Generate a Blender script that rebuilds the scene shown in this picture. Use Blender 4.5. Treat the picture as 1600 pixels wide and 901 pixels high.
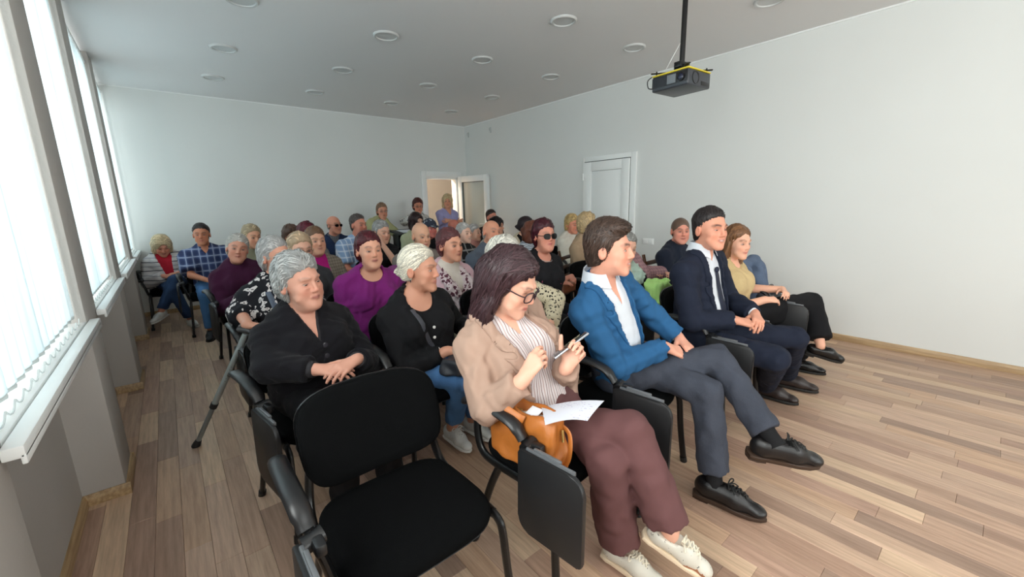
import bpy, bmesh, math, random
import numpy as np
from mathutils import Vector, Matrix

for _o in list(bpy.data.objects):
    bpy.data.objects.remove(_o, do_unlink=True)
SC = bpy.context.scene
COL = SC.collection
V3 = lambda *a: np.array(a, float)

# ---------------------------------------------------------------- camera
CAM_POS = (0.0, 0.0, 1.41)
CAM_YAW, CAM_PITCH, CAM_ROLL = 0.692, 0.2041, -0.0234


def make_camera():
    cy, sy = math.cos(CAM_YAW), math.sin(CAM_YAW)
    cp, sp = math.cos(CAM_PITCH), math.sin(CAM_PITCH)
    f = V3(sy * cp, cy * cp, -sp)
    r = V3(cy, -sy, 0)
    u = np.cross(r, f)
    cr, sr = math.cos(CAM_ROLL), math.sin(CAM_ROLL)
    r2, u2 = cr * r + sr * u, -sr * r + cr * u
    m = Matrix(((r2[0], u2[0], -f[0], CAM_POS[0]), (r2[1], u2[1], -f[1], CAM_POS[1]),
                (r2[2], u2[2], -f[2], CAM_POS[2]), (0, 0, 0, 1)))
    cd = bpy.data.cameras.new('camera')
    cd.sensor_width = 36.0
    cd.lens = 36.0 * 639.39 / 1600.0
    cd.clip_start = 0.02
    o = bpy.data.objects.new('camera', cd)
    o.matrix_world = m
    COL.objects.link(o)
    SC.camera = o


make_camera()

# ---------------------------------------------------------------- sky, daylight, exposure
wd = bpy.data.worlds.new('sky')
SC.world = wd
wd.use_nodes = True
bgn = wd.node_tree.nodes['Background']
bgn.inputs[0].default_value = (0.80, 0.90, 1.0, 1)
bgn.inputs[1].default_value = 1.0
SIDE_LIGHT, OPEN_LIGHT, ADDED_FRONT_LIGHT = 28.0, 54.0, 44.0  # open and front values feed unseen windows that brighten the room


def daylight(loc, rot, sx, sy, power, col=(1.0, 0.99, 0.975)):
    ld = bpy.data.lights.new('window_daylight', 'AREA')
    ld.shape = 'RECTANGLE'
    ld.size, ld.size_y = sx, sy
    ld.energy = power
    ld.color = col
    o = bpy.data.objects.new('window_daylight', ld)
    o.location, o.rotation_euler = loc, rot
    COL.objects.link(o)


# window bays along the left wall (y from, y to) and unseen ones added for light in the front wall (x from, x to)
BAYS = [(-1.99, -0.65), (-0.31, 1.03), (1.37, 2.71), (3.05, 4.35), (4.69, 6.08), (6.42, 7.44)]
ADDED_FRONT_BAYS = [(0.3, 1.7), (2.1, 3.5)]
FRONT_Y = -3.2
for _y0, _y1 in BAYS:
    daylight((-0.95, (_y0 + _y1) / 2, 1.95), (0, -math.pi / 2, 0), 1.9, _y1 - _y0, (OPEN_LIGHT if _y1 < 1.2 else SIDE_LIGHT) * (_y1 - _y0))
for _x0, _x1 in ADDED_FRONT_BAYS:
    daylight(((_x0 + _x1) / 2, FRONT_Y - 0.45, 1.9), (math.pi / 2, 0, 0), _x1 - _x0, 1.9, ADDED_FRONT_LIGHT * (_x1 - _x0))

SC.view_settings.view_transform = 'Standard'
SC.view_settings.look = 'None'
SC.view_settings.gamma = 1.0
SC.view_settings.use_curve_mapping = False
SC.view_settings.exposure = 0.46
SC.cycles.max_bounces = 8
SC.cycles.diffuse_bounces = 5
SC.cycles.glossy_bounces = 3
SC.cycles.transmission_bounces = 6
SC.cycles.sample_clamp_indirect = 6.0
SC.cycles.use_denoising = True
SC.cycles.caustics_reflective = False
SC.cycles.caustics_refractive = False

# ---------------------------------------------------------------- materials
MATS = {}


def lin(c):
    """8-bit sRGB triple to linear."""
    r = []
    for v in c:
        v = v / 255.0
        r.append(v / 12.92 if v <= 0.04045 else ((v + 0.055) / 1.055) ** 2.4)
    return tuple(r)


class NT:
    """small helper around one material's node tree"""

    def __init__(s, name):
        s.m = bpy.data.materials.new(name)
        s.m.use_nodes = True
        s.t = s.m.node_tree
        s.b = s.t.nodes['Principled BSDF']

    def n(s, kind, **kw):
        nd = s.t.nodes.new(kind)
        for k, v in kw.items():
            if k.startswith('i_'):
                nd.inputs[k[2:].replace('_', ' ')].default_value = v
            else:
                setattr(nd, k, v)
        return nd

    def l(s, a, b):
        s.t.links.new(a, b)

    def coords(s, scale=(1, 1, 1), rot=(0, 0, 0), loc=(0, 0, 0)):
        tc = s.n('ShaderNodeTexCoord')
        mp = s.n('ShaderNodeMapping')
        mp.inputs['Scale'].default_value = scale
        mp.inputs['Rotation'].default_value = rot
        mp.inputs['Location'].default_value = loc
        s.l(tc.outputs['Object'], mp.inputs['Vector'])
        return mp.outputs['Vector']

    def ramp(s, fac, stops, interp='LINEAR'):
        r = s.n('ShaderNodeValToRGB')
        r.color_ramp.interpolation = interp
        e = r.color_ramp.elements
        while len(e) < len(stops):
            e.new(0.5)
        for el, (p, c) in zip(e, stops):
            el.position = p
            el.color = (*c, 1)
        s.l(fac, r.inputs['Fac'])
        return r.outputs['Color']

    def mix(s, fac, a, b, blend='MIX'):
        m = s.n('ShaderNodeMix', data_type='RGBA', blend_type=blend)
        for inp, v in ((m.inputs[0], fac), (m.inputs[6], a), (m.inputs[7], b)):
            if hasattr(v, 'is_linked'):
                s.l(v, inp)
            elif isinstance(v, (int, float)):
                inp.default_value = v
            else:
                inp.default_value = (*v, 1)
        return m.outputs[2]

    def noise(s, vec, scale, detail=3.0, rough=0.55):
        nn = s.n('ShaderNodeTexNoise')
        nn.inputs['Scale'].default_value = scale
        nn.inputs['Detail'].default_value = detail
        nn.inputs['Roughness'].default_value = rough
        s.l(vec, nn.inputs['Vector'])
        return nn.outputs['Fac']

    def bump(s, h, strength=0.3, dist=0.002):
        bp = s.n('ShaderNodeBump')
        bp.inputs['Strength'].default_value = strength
        bp.inputs['Distance'].default_value = dist
        s.l(h, bp.inputs['Height'])
        s.l(bp.outputs['Normal'], s.b.inputs['Normal'])

    def base(s, col):
        if hasattr(col, 'is_linked'):
            s.l(col, s.b.inputs['Base Color'])
        else:
            s.b.inputs['Base Color'].default_value = (*col, 1)

    def math(s, op, a, b=None):
        m = s.n('ShaderNodeMath', operation=op)
        for i, v in enumerate((a, b)):
            if v is None:
                continue
            if hasattr(v, 'is_linked'):
                s.l(v, m.inputs[i])
            else:
                m.inputs[i].default_value = v
        return m.outputs[0]

    def sep(s, vec):
        x = s.n('ShaderNodeSeparateXYZ')
        s.l(vec, x.inputs[0])
        return x.outputs

    def done(s, rough=0.6, metal=0.0, spec=0.5, sheen=0.0):
        s.b.inputs['Roughness'].default_value = rough
        s.b.inputs['Metallic'].default_value = metal
        s.b.inputs['Specular IOR Level'].default_value = spec
        if sheen:
            s.b.inputs['Sheen Weight'].default_value = sheen
        return s.m


def cached(fn):
    def w(*a):
        k = (fn.__name__,) + a
        if k not in MATS:
            MATS[k] = fn(*a)
        return MATS[k]
    return w


@cached
def plain(name, col, rough=0.5, metal=0.0, spec=0.5):
    t = NT(name)
    t.base(lin(col))
    return t.done(rough, metal, spec)


@cached
def paint(name, col, amt=0.03, scale=120.0, strength=0.08):
    t = NT(name)
    v = t.coords()
    n = t.noise(v, 1.3, 2)
    c = lin(col)
    t.base(t.mix(n, tuple(x * (1 - amt) for x in c), tuple(min(1, x * (1 + amt)) for x in c)))
    t.bump(t.noise(v, scale, 4), strength, 0.002)
    return t.done(0.75, 0, 0.3)


@cached
def cloth(name, col, weave=900.0, rough=0.85, var=0.12, sheen=0.0, fold=0.25):
    """woven or knitted cloth: tone variation, soft creases and a fine weave"""
    t = NT(name)
    v = t.coords()
    c = lin(col)
    n = t.noise(v, 26, 5)
    t.base(t.mix(n, tuple(x * (1 - var) for x in c), tuple(min(1, x * (1 + var)) for x in c)))
    h = t.math('ADD', t.math('MULTIPLY', t.noise(t.coords((1, 1, 2.2)), 14, 4), fold * 8), t.noise(v, weave, 2))
    t.bump(h, 0.35, 0.0025)
    return t.done(rough, 0, 0.25, sheen)


@cached
def knit(name, col, var=0.2, fuzz=0.06):
    t = NT(name)
    v = t.coords()
    c = lin(col)
    w = t.n('ShaderNodeTexWave', wave_type='BANDS', bands_direction='X')
    w.inputs['Scale'].default_value = 120
    w.inputs['Distortion'].default_value = 2.0
    w.inputs['Detail'].default_value = 1
    t.l(v, w.inputs['Vector'])
    n = t.noise(v, 220, 3)
    t.base(t.mix(n, tuple(x * (1 - var) for x in c), tuple(min(1, x * (1 + var)) for x in c)))
    h = t.math('ADD', t.math('MULTIPLY', w.outputs['Fac'], 0.35), t.math('ADD', n, t.math('MULTIPLY', t.noise(v, 14, 3), 2)))
    t.bump(h, 0.45, 0.003)
    return t.done(0.95, 0, 0.15, fuzz)


@cached
def denim(name, col):
    t = NT(name)
    v = t.coords()
    c = lin(col)
    n = t.noise(v, 9, 4)
    f = t.noise(t.coords((1, 1, 0.3)), 420, 2)
    a = t.mix(n, tuple(x * 0.65 for x in c), tuple(min(1, x * 1.45) for x in c))
    t.base(t.mix(t.math('MULTIPLY', f, 0.35), a, tuple(min(1, x * 1.8 + .02) for x in c)))
    t.bump(t.math('ADD', t.math('MULTIPLY', t.noise(v, 22, 4), 3), f), 0.4, 0.003)
    return t.done(0.85, 0, 0.25)


@cached
def stripes(name, base, line, freq, width, axis='X', second=None, bend=0.0):
    """cloth with thin parallel lines"""
    t = NT(name)
    v = t.coords()
    s = t.sep(v)
    co = s['XYZ'.index(axis)]
    if bend:
        co = t.math('ADD', co, t.math('MULTIPLY', t.noise(v, 7, 2), bend))
    fr = t.math('FRACT', t.math('MULTIPLY', co, freq))
    mask = t.math('LESS_THAN', fr, width)
    col = t.mix(mask, lin(base), lin(line))
    if second:
        m2 = t.math('LESS_THAN', t.math('ABSOLUTE', t.math('SUBTRACT', fr, 0.55)), width * 0.6)
        col = t.mix(m2, col, lin(second))
    t.base(col)
    t.bump(t.math('ADD', t.math('MULTIPLY', t.noise(v, 18, 4), 3), t.noise(v, 800, 2)), 0.35, 0.0025)
    return t.done(0.85, 0, 0.25)


@cached
def plaid(name, base, dark, light, fx, fz):
    t = NT(name)
    v = t.coords()
    s = t.sep(v)
    a = t.math('FRACT', t.math('MULTIPLY', s[0], fx))
    b = t.math('FRACT', t.math('MULTIPLY', s[2], fz))
    col = t.mix(t.math('MULTIPLY', t.math('LESS_THAN', a, 0.5), 0.55), lin(base), lin(dark))
    col = t.mix(t.math('MULTIPLY', t.math('LESS_THAN', b, 0.5), 0.55), col, lin(dark))
    for q in (a, b):
        m = t.math('LESS_THAN', t.math('ABSOLUTE', t.math('SUBTRACT', q, 0.75)), 0.08)
        col = t.mix(t.math('MULTIPLY', m, 0.8), col, lin(light))
    t.base(col)
    t.bump(t.noise(v, 20, 4), 0.5, 0.004)
    return t.done(0.85, 0, 0.25)


@cached
def blotch(name, base, mark, scale, thr, third=None, rough=0.85):
    """printed cloth with scattered petals or spots"""
    t = NT(name)
    v = t.coords()
    vo = t.n('ShaderNodeTexVoronoi', feature='F1')
    vo.inputs['Scale'].default_value = scale
    vo.inputs['Randomness'].default_value = 1.0
    wv = t.n('ShaderNodeVectorMath', operation='ADD')
    nz = t.n('ShaderNodeTexNoise')
    nz.inputs['Scale'].default_value = scale * 1.6
    nz.inputs['Detail'].default_value = 2
    t.l(v, nz.inputs['Vector'])
    sc = t.n('ShaderNodeVectorMath', operation='SCALE')
    sc.inputs['Scale'].default_value = 1.3 / scale
    t.l(nz.outputs['Color'], sc.inputs[0])
    t.l(v, wv.inputs[0])
    t.l(sc.outputs[0], wv.inputs[1])
    t.l(wv.outputs[0], vo.inputs['Vector'])
    m = t.math('LESS_THAN', vo.outputs['Distance'], thr)
    col = t.mix(m, lin(base), lin(mark))
    if third:
        m2 = t.math('LESS_THAN', vo.outputs['Distance'], thr * 0.38)
        col = t.mix(m2, col, lin(third))
    t.base(col)
    t.bump(t.math('ADD', t.math('MULTIPLY', t.noise(v, 18, 4), 3), t.noise(v, 700, 2)), 0.35, 0.0025)
    return t.done(rough, 0, 0.25)


@cached
def tweed(name, a, b):
    t = NT(name)
    v = t.coords()
    n = t.noise(v, 330, 2)
    s = t.sep(v)
    g = t.math('LESS_THAN', t.math('FRACT', t.math('MULTIPLY', s[0], 38)), 0.5)
    g2 = t.math('LESS_THAN', t.math('FRACT', t.math('MULTIPLY', s[2], 38)), 0.5)
    m = t.math('MULTIPLY', t.math('ADD', t.math('ADD', g, g2), t.math('MULTIPLY', n, 1.6)), 0.28)
    t.base(t.mix(m, lin(a), lin(b)))
    t.bump(t.math('ADD', t.math('MULTIPLY', t.noise(v, 16, 3), 3), n), 0.4, 0.003)
    return t.done(0.95, 0, 0.2)


@cached
def hair_mat(name, col, rough=0.38):
    t = NT(name)
    v = t.coords((1, 1, 0.12))
    c = lin(col)
    n = t.noise(v, 190, 3)
    n2 = t.noise(t.coords((1, 1, 0.3)), 30, 2)
    a = t.mix(n, tuple(x * 0.55 for x in c), tuple(min(1, x * 1.25) for x in c))
    at = t.n('ShaderNodeAttribute', attribute_name='Col')
    b = t.mix(t.math('MULTIPLY', n2, 0.35), a, tuple(x * 0.6 for x in c))
    t.base(t.mix(1.0, b, at.outputs['Color'], 'MULTIPLY'))
    t.bump(n, 0.5, 0.0022)
    return t.done(rough, 0, 0.32)


@cached
def skin_mat(name):
    t = NT(name)
    at = t.n('ShaderNodeAttribute', attribute_name='Col')
    v = t.coords()
    t.base(t.mix(t.math('MULTIPLY', t.noise(v, 60, 4), 0.16), at.outputs['Color'], (0.45, 0.16, 0.11)))
    t.bump(t.noise(v, 240, 3), 0.12, 0.001)
    t.b.inputs['Subsurface Weight'].default_value = 0.06
    t.b.inputs['Subsurface Radius'].default_value = (0.01, 0.004, 0.002)
    return t.done(0.5, 0, 0.35)


@cached
def leather(name, col, rough=0.4):
    t = NT(name)
    v = t.coords()
    c = lin(col)
    t.base(t.mix(t.noise(v, 16, 4), tuple(x * 0.7 for x in c), tuple(min(1, x * 1.2) for x in c)))
    vo = t.n('ShaderNodeTexVoronoi')
    vo.inputs['Scale'].default_value = 420
    t.l(v, vo.inputs['Vector'])
    t.bump(t.math('ADD', t.math('MULTIPLY', t.noise(v, 22, 3), 3), vo.outputs['Distance']), 0.3, 0.002)
    return t.done(rough, 0, 0.5)


@cached
def wood_floor(name):
    t = NT(name)
    at = t.n('ShaderNodeAttribute', attribute_name='Col')
    oi = t.n('ShaderNodeTexCoord')
    mp = t.n('ShaderNodeMapping')
    mp.inputs['Scale'].default_value = (1, 0.055, 1)
    t.l(oi.outputs['Object'], mp.inputs['Vector'])
    n = t.noise(mp.outputs['Vector'], 60, 6, 0.65)
    n2 = t.noise(mp.outputs['Vector'], 11, 4, 0.6)
    k = t.ramp(n, [(0.30, (0.72, 0.70, 0.68)), (0.62, (1.08, 1.08, 1.08))])
    k2 = t.ramp(n2, [(0.30, (0.86, 0.83, 0.82)), (0.70, (1.06, 1.07, 1.07))])
    c = t.mix(1.0, at.outputs['Color'], k, 'MULTIPLY')
    t.base(t.mix(1.0, c, k2, 'MULTIPLY'))
    t.bump(n, 0.06, 0.001)
    return t.done(0.40, 0, 0.42)


@cached
def oak_trim(name):
    t = NT(name)
    v = t.coords((1, 0.06, 1))
    n = t.noise(v, 70, 5)
    t.base(t.ramp(n, [(0.3, lin((150, 120, 84))), (0.7, lin((196, 168, 128)))]))
    return t.done(0.45)


@cached
def blind_mat(name):
    t = NT(name)
    t.b.inputs['Base Color'].default_value = (*lin((220, 228, 231)), 1)
    t.done(0.8, 0, 0.2)
    tr = t.n('ShaderNodeBsdfTranslucent')
    tr.inputs['Color'].default_value = (*lin((208, 224, 229)), 1)
    mx = t.n('ShaderNodeMixShader')
    mx.inputs[0].default_value = 0.55
    t.l(t.b.outputs[0], mx.inputs[1])
    t.l(tr.outputs[0], mx.inputs[2])
    t.l(mx.outputs[0], t.t.nodes['Material Output'].inputs['Surface'])
    return t.m


@cached
def glass_mat(name):
    t = NT(name)
    tr = t.n('ShaderNodeBsdfTransparent')
    tr.inputs['Color'].default_value = (0.965, 0.98, 0.972, 1)
    gl = t.n('ShaderNodeBsdfGlossy')
    gl.inputs['Roughness'].default_value = 0.02
    mx = t.n('ShaderNodeMixShader')
    mx.inputs[0].default_value = 0.06
    t.l(tr.outputs[0], mx.inputs[1])
    t.l(gl.outputs[0], mx.inputs[2])
    t.l(mx.outputs[0], t.t.nodes['Material Output'].inputs['Surface'])
    return t.m


# ---------------------------------------------------------------- object helpers
def link(o, parent=None):
    COL.objects.link(o)
    if parent is not None:
        o.parent = parent
    return o


def empty(name, loc=(0, 0, 0), rz=0.0, parent=None):
    o = bpy.data.objects.new(name, None)
    o.empty_display_size = 0.1
    o.location = loc
    o.rotation_euler = (0, 0, rz)
    return link(o, parent)


def tag(o, label=None, cat=None, group=None, kind=None):
    for k, v in (('label', label), ('category', cat), ('group', group), ('kind', kind)):
        if v:
            o[k] = v
    return o


def np_mesh(name, v, quads, mat, smooth=True, col=None):
    me = bpy.data.meshes.new(name)
    v = np.ascontiguousarray(v, np.float32)
    q = np.ascontiguousarray(quads, np.int32)
    n = q.shape[1]
    me.vertices.add(len(v))
    me.vertices.foreach_set('co', v.ravel())
    me.loops.add(q.size)
    me.loops.foreach_set('vertex_index', q.ravel())
    me.polygons.add(len(q))
    me.polygons.foreach_set('loop_start', np.arange(0, q.size, n, dtype=np.int32))
    me.polygons.foreach_set('use_smooth', np.full(len(q), smooth, bool))
    me.update(calc_edges=True)
    if mat:
        me.materials.append(mat)
    if col is not None:
        a = me.attributes.new('Col', 'FLOAT_COLOR', 'POINT')
        c = np.ones((len(v), 4), np.float32)
        c[:, :3] = col
        a.data.foreach_set('color', c.ravel())
    return me


class MB:
    """collects shapes into one mesh"""

    def __init__(s):
        s.bm = bmesh.new()

    def box(s, lo, hi, bev=0.0, seg=2, rot=None, at=None):
        lo, hi = np.array(lo, float), np.array(hi, float)
        c, d = (lo + hi) / 2, np.abs(hi - lo)
        m = Matrix.Translation(c) @ (rot.to_4x4() if rot is not None else Matrix.Identity(4)) @ Matrix.Diagonal((*d, 1))
        r = bmesh.ops.create_cube(s.bm, size=1.0, matrix=m)
        if bev > 0:
            es = list({e for v in r['verts'] for e in v.link_edges})
            bmesh.ops.bevel(s.bm, geom=es, offset=min(bev, 0.49 * min(d)), segments=seg, profile=0.5, affect='EDGES')
        return s

    def tube(s, pts, r, n=10, flat=None, closed=False, caps=True):
        """sweep along pts; r one radius or a list; flat=(a,b) scales the section on its two axes"""
        P = [np.array(p, float) for p in pts]
        N = len(P)
        R = list(r) if hasattr(r, '__len__') else [r] * N
        fa, fb = flat if flat else (1, 1)
        rings = []
        ref = None
        for i in range(N):
            if closed:
                tdir = P[(i + 1) % N] - P[i - 1]
            else:
                tdir = P[min(i + 1, N - 1)] - P[max(i - 1, 0)]
            tdir = tdir / (np.linalg.norm(tdir) + 1e-9)
            if ref is None:
                up = V3(0, 0, 1) if abs(tdir[2]) < 0.9 else V3(0, 1, 0)
                ref = np.cross(up, tdir)
            a = ref - tdir * (ref @ tdir)
            a /= np.linalg.norm(a) + 1e-9
            ref = a
            bb = np.cross(tdir, a)
            rings.append([s.bm.verts.new(P[i] + R[i] * (fa * a * math.cos(2 * math.pi * k / n) + fb * bb * math.sin(2 * math.pi * k / n)))
                          for k in range(n)])
        for i in range(N if closed else N - 1):
            A, B = rings[i], rings[(i + 1) % N]
            for k in range(n):
                s.bm.faces.new((A[k], A[(k + 1) % n], B[(k + 1) % n], B[k]))
        if caps and not closed:
            s.bm.faces.new(list(reversed(rings[0])))
            s.bm.faces.new(rings[-1])
        return s

    def lathe(s, prof, c=(0, 0, 0), n=24, axis='Z'):
        c = np.array(c, float)
        rings = []
        for (r, z) in prof:
            ring = []
            for k in range(n):
                a = 2 * math.pi * k / n
                p = {'Z': (r * math.cos(a), r * math.sin(a), z), 'Y': (r * math.cos(a), z, -r * math.sin(a)),
                     'X': (z, r * math.cos(a), r * math.sin(a))}[axis]
                ring.append(s.bm.verts.new(c + p))
            rings.append(ring)
        for A, B in zip(rings, rings[1:]):
            for k in range(n):
                s.bm.faces.new((A[k], A[(k + 1) % n], B[(k + 1) % n], B[k]))
        s.bm.faces.new(list(reversed(rings[0])))
        s.bm.faces.new(rings[-1])
        return s

    def prism(s, poly, vec, bev=0.0):
        """polygon (3D points) extruded along vec"""
        a = [s.bm.verts.new(p) for p in poly]
        b = [s.bm.verts.new(np.array(p, float) + np.array(vec, float)) for p in poly]
        n = len(a)
        fs = [s.bm.faces.new(list(reversed(a))), s.bm.faces.new(b)]
        for k in range(n):
            fs.append(s.bm.faces.new((a[k], a[(k + 1) % n], b[(k + 1) % n], b[k])))
        if bev > 0:
            es = list(fs[0].edges) + list(fs[1].edges)
            bmesh.ops.bevel(s.bm, geom=es, offset=bev, segments=2, profile=0.5, affect='EDGES')
        return s

    def ball(s, c, r, n=12, m=8, sc=(1, 1, 1)):
        bmesh.ops.create_uvsphere(s.bm, u_segments=n, v_segments=m, radius=r,
                                  matrix=Matrix.Translation(c) @ Matrix.Diagonal((*sc, 1)))
        return s

    def sheet(s, grid, thick=0.0):
        """grid of 3D points [i][j] -> quad sheet, with a second skin if thick"""
        G = [[s.bm.verts.new(p) for p in row] for row in grid]
        fs = []
        for i in range(len(G) - 1):
            for j in range(len(G[0]) - 1):
                fs.append(s.bm.faces.new((G[i][j], G[i + 1][j], G[i + 1][j + 1], G[i][j + 1])))
        if thick:
            bmesh.ops.recalc_face_normals(s.bm, faces=fs)
            bmesh.ops.solidify(s.bm, geom=fs, thickness=thick)
        return s

    def mesh(s, name, mat, smooth=True, angle=40):
        bmesh.ops.recalc_face_normals(s.bm, faces=s.bm.faces)
        me = bpy.data.meshes.new(name)
        if smooth:
            lim = math.radians(angle)
            for f in s.bm.faces:
                f.smooth = True
            for e in s.bm.edges:
                if len(e.link_faces) == 2 and e.calc_face_angle(0) > lim:
                    e.smooth = False
        s.bm.to_mesh(me)
        s.bm.free()
        if mat:
            me.materials.append(mat)
        return me

    def obj(s, name, mat, parent=None, smooth=True, angle=40):
        return link(bpy.data.objects.new(name, s.mesh(name, mat, smooth, angle)), parent)


def kids(o):
    return [c for c in COL.objects if c.parent == o]


def copy_tree(o, parent=None, table=None):
    c = o.copy()
    COL.objects.link(c)
    if parent is not None:
        c.parent = parent
    for ch in (table or {}).get(o.name, []):
        copy_tree(ch, c, table)
    return c


def tree_table(root):
    t = {}
    st = [root]
    allo = list(COL.objects)
    while st:
        o = st.pop()
        t[o.name] = [c for c in allo if c.parent == o]
        st += t[o.name]
    return t


def arc(c, r, a0, a1, n, plane='XZ'):
    out = []
    for i in range(n + 1):
        a = a0 + (a1 - a0) * i / n
        p = {'XZ': (math.cos(a), 0, math.sin(a)), 'YZ': (0, math.cos(a), math.sin(a)), 'XY': (math.cos(a), math.sin(a), 0)}[plane]
        out.append(tuple(c[k] + r * p[k] for k in range(3)))
    return out


def smooth_path(pts, sub=6):
    """Catmull-Rom through points"""
    P = [np.array(p, float) for p in pts]
    P = [2 * P[0] - P[1]] + P + [2 * P[-1] - P[-2]]
    out = []
    for i in range(1, len(P) - 2):
        for k in range(sub):
            t = k / sub
            a, b, c, d = P[i - 1:i + 3]
            out.append(0.5 * (2 * b + (c - a) * t + (2 * a - 5 * b + 4 * c - d) * t * t + (3 * b - a - 3 * c + d) * t ** 3))
    out.append(P[-2])
    return out
# ================================================================ room shell
XR, YB, ZC = 5.0, 7.449, 2.98
XN, XP = -0.51, -0.352          # niche wall below the sills, face of the pilasters
SILL_Z = 0.915
WHITE = paint('wall_paint', (225, 228, 226))
CEIL = paint('ceiling_film', (231, 231, 231), 0.01, 60, 0.02)
PVC = plain('white_pvc', (240, 243, 242), 0.3)
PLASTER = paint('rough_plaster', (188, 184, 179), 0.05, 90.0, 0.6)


def structure(o):
    return tag(o, kind='structure')


def plank_tone(rnd):
    base = rnd.choice([(201, 171, 147), (187, 156, 134), (174, 143, 123), (165, 138, 120), (192, 160, 134), (211, 182, 154), (180, 148, 129), (196, 166, 144)])
    k = rnd.uniform(0.95, 1.05)
    return tuple(x * 1.0 for x in lin(tuple(min(255, v * k) for v in base)))


def cam_project(p):
    m = SC.camera.matrix_world.inverted()
    q = m @ Vector(p)
    if q.z > -0.05:
        return None
    return 800 + 639.39 * q.x / -q.z, 450.5 - 639.39 * q.y / -q.z, -q.z


def build_floor():
    fl = structure(MB().box((XN - 0.1, FRONT_Y - 0.1, -0.12), (XR + 0.1, YB + 2.6, -0.012)).obj('floor', plain('floor_base', (70, 58, 48), 0.8)))
    rnd = random.Random(4)
    w = 0.0955
    planks = []
    x = 1.956 - 27 * w
    while x < XR:
        y = FRONT_Y - rnd.uniform(0, 0.8)
        while y < YB + 2.5:
            L = rnd.choice([0.5, 0.62, 0.74, 0.86])
            planks.append((max(x, XN), min(x + w, XR), max(y, FRONT_Y), min(y + L, YB + 2.5), plank_tone(rnd)))
            y += L
        x += w
    wood = wood_floor('laminate_planks')
    scored = []
    for i, (x0, x1, y0, y1, c) in enumerate(planks):
        best = 0
        for yy in (y0 * .8 + y1 * .2, (y0 + y1) / 2, y0 * .2 + y1 * .8):
            q = cam_project(((x0 + x1) / 2, yy, 0))
            if q and -10 < q[0] < 1610 and 0 < q[1] < 911:
                best = max(best, 1 / q[2])
        if 0.25 < (x0 + x1) / 2 < 3.2 and (y0 + y1) / 2 > 1.7:
            best *= 0.3          # mostly under the seats
        scored.append((-best, i))
    scored.sort()
    near = [i for s, i in scored[:296] if s < 0]
    far = [i for s, i in scored if i not in set(near)]

    def plank_geo(p):
        x0, x1, y0, y1, c = p
        g, b = 0.0004, 0.0011
        X0, X1, Y0, Y1 = x0 + g, x1 - g, y0 + g, y1 - g
        v = [(X0, Y0, -0.012), (X1, Y0, -0.012), (X1, Y1, -0.012), (X0, Y1, -0.012),
             (X0, Y0, -b), (X1, Y0, -b), (X1, Y1, -b), (X0, Y1, -b),
             (X0 + b, Y0 + b, 0), (X1 - b, Y0 + b, 0), (X1 - b, Y1 - b, 0), (X0 + b, Y1 - b, 0)]
        q = []
        for o in (0, 4):
            for k in range(4):
                q.append((o + k, o + (k + 1) % 4, o + 4 + (k + 1) % 4, o + 4 + k))
        q.append((8, 9, 10, 11))
        return v, q, c
    for i in near:
        v, q, c = plank_geo(planks[i])
        me = np_mesh('plank', np.array(v), np.array(q), wood, False, np.array([c] * 12))
        link(bpy.data.objects.new('plank', me), fl)
    vs, qs, cs = [], [], []
    for i in far:
        v, q, c = plank_geo(planks[i])
        qs.append(np.array(q) + 12 * len(vs))
        vs.append(v)
        cs += [c] * 12
    me = np_mesh('plank_field', np.concatenate(vs), np.concatenate(qs), wood, False, np.array(cs))
    tag(link(bpy.data.objects.new('plank_field', me), fl), kind='stuff')


build_floor()
structure(MB().box((XN - 0.3, FRONT_Y - 0.3, ZC), (XR + 0.3, YB + 0.2, ZC + 0.15)).obj('ceiling', CEIL))

# right wall with a door opening is solid: the door leaf is set on its face
DR0, DR1 = 3.318, 4.246
wr = structure(MB().box((XR, FRONT_Y - 0.2, -0.05), (XR + 0.2, YB + 0.2, ZC)).obj('wall_right', WHITE))

# back wall with the corridor opening
DB0, DB1, DBZ = 4.03, 4.765, 1.957
m = MB()
m.box((XN - 0.3, YB, -0.05), (DB0, YB + 0.18, ZC))
m.box((DB0, YB, DBZ), (DB1, YB + 0.18, ZC))
m.box((DB1, YB, -0.05), (XR + 0.2, YB + 0.18, ZC))
structure(m.obj('wall_back', WHITE))

# corridor behind the open door
m = MB()
CORR = paint('corridor_paint', (222, 208, 186))
m.box((2.6, YB + 2.3, -0.05), (4.93, YB + 2.45, 2.7))
m.box((2.4, YB + 0.18, -0.05), (2.6, YB + 2.45, 2.7))
m.box((2.4, YB + 0.18, 2.7), (6.6, YB + 2.45, 2.8))
structure(m.obj('wall_corridor', CORR))
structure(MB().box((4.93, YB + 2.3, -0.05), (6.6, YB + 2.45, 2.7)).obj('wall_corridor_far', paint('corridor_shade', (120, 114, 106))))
structure(MB().box((6.4, YB + 0.18, -0.05), (6.6, YB + 2.3, 2.7)).obj('wall_corridor_side', CORR))
structure(MB().box((4.86, YB + 2.22, 0), (4.96, YB + 2.3, 2.7), 0.006).obj('trim_1', PVC))
lt = empty('ceiling_lamp', (4.2, YB + 1.1, 2.7))
tag(lt, 'small round lamp on the corridor ceiling behind the open door', 'lamp')
MB().lathe([(0.0, 0), (0.12, 0), (0.12, -0.02), (0.10, -0.03)], n=24).obj('lamp_base', PVC, lt)
emi = NT('lamp_glow')
emi.b.inputs['Emission Color'].default_value = (1, 0.9, 0.75, 1)
emi.b.inputs['Emission Strength'].default_value = 6
MB().lathe([(0.10, -0.03), (0.09, -0.06), (0.04, -0.075)], n=24).obj('lamp_shade', emi.done(), lt)
pl = bpy.data.lights.new('corridor_lamp', 'POINT')
pl.energy = 120
pl.color = (1, 0.9, 0.78)
pl.shadow_soft_size = 0.1
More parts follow.
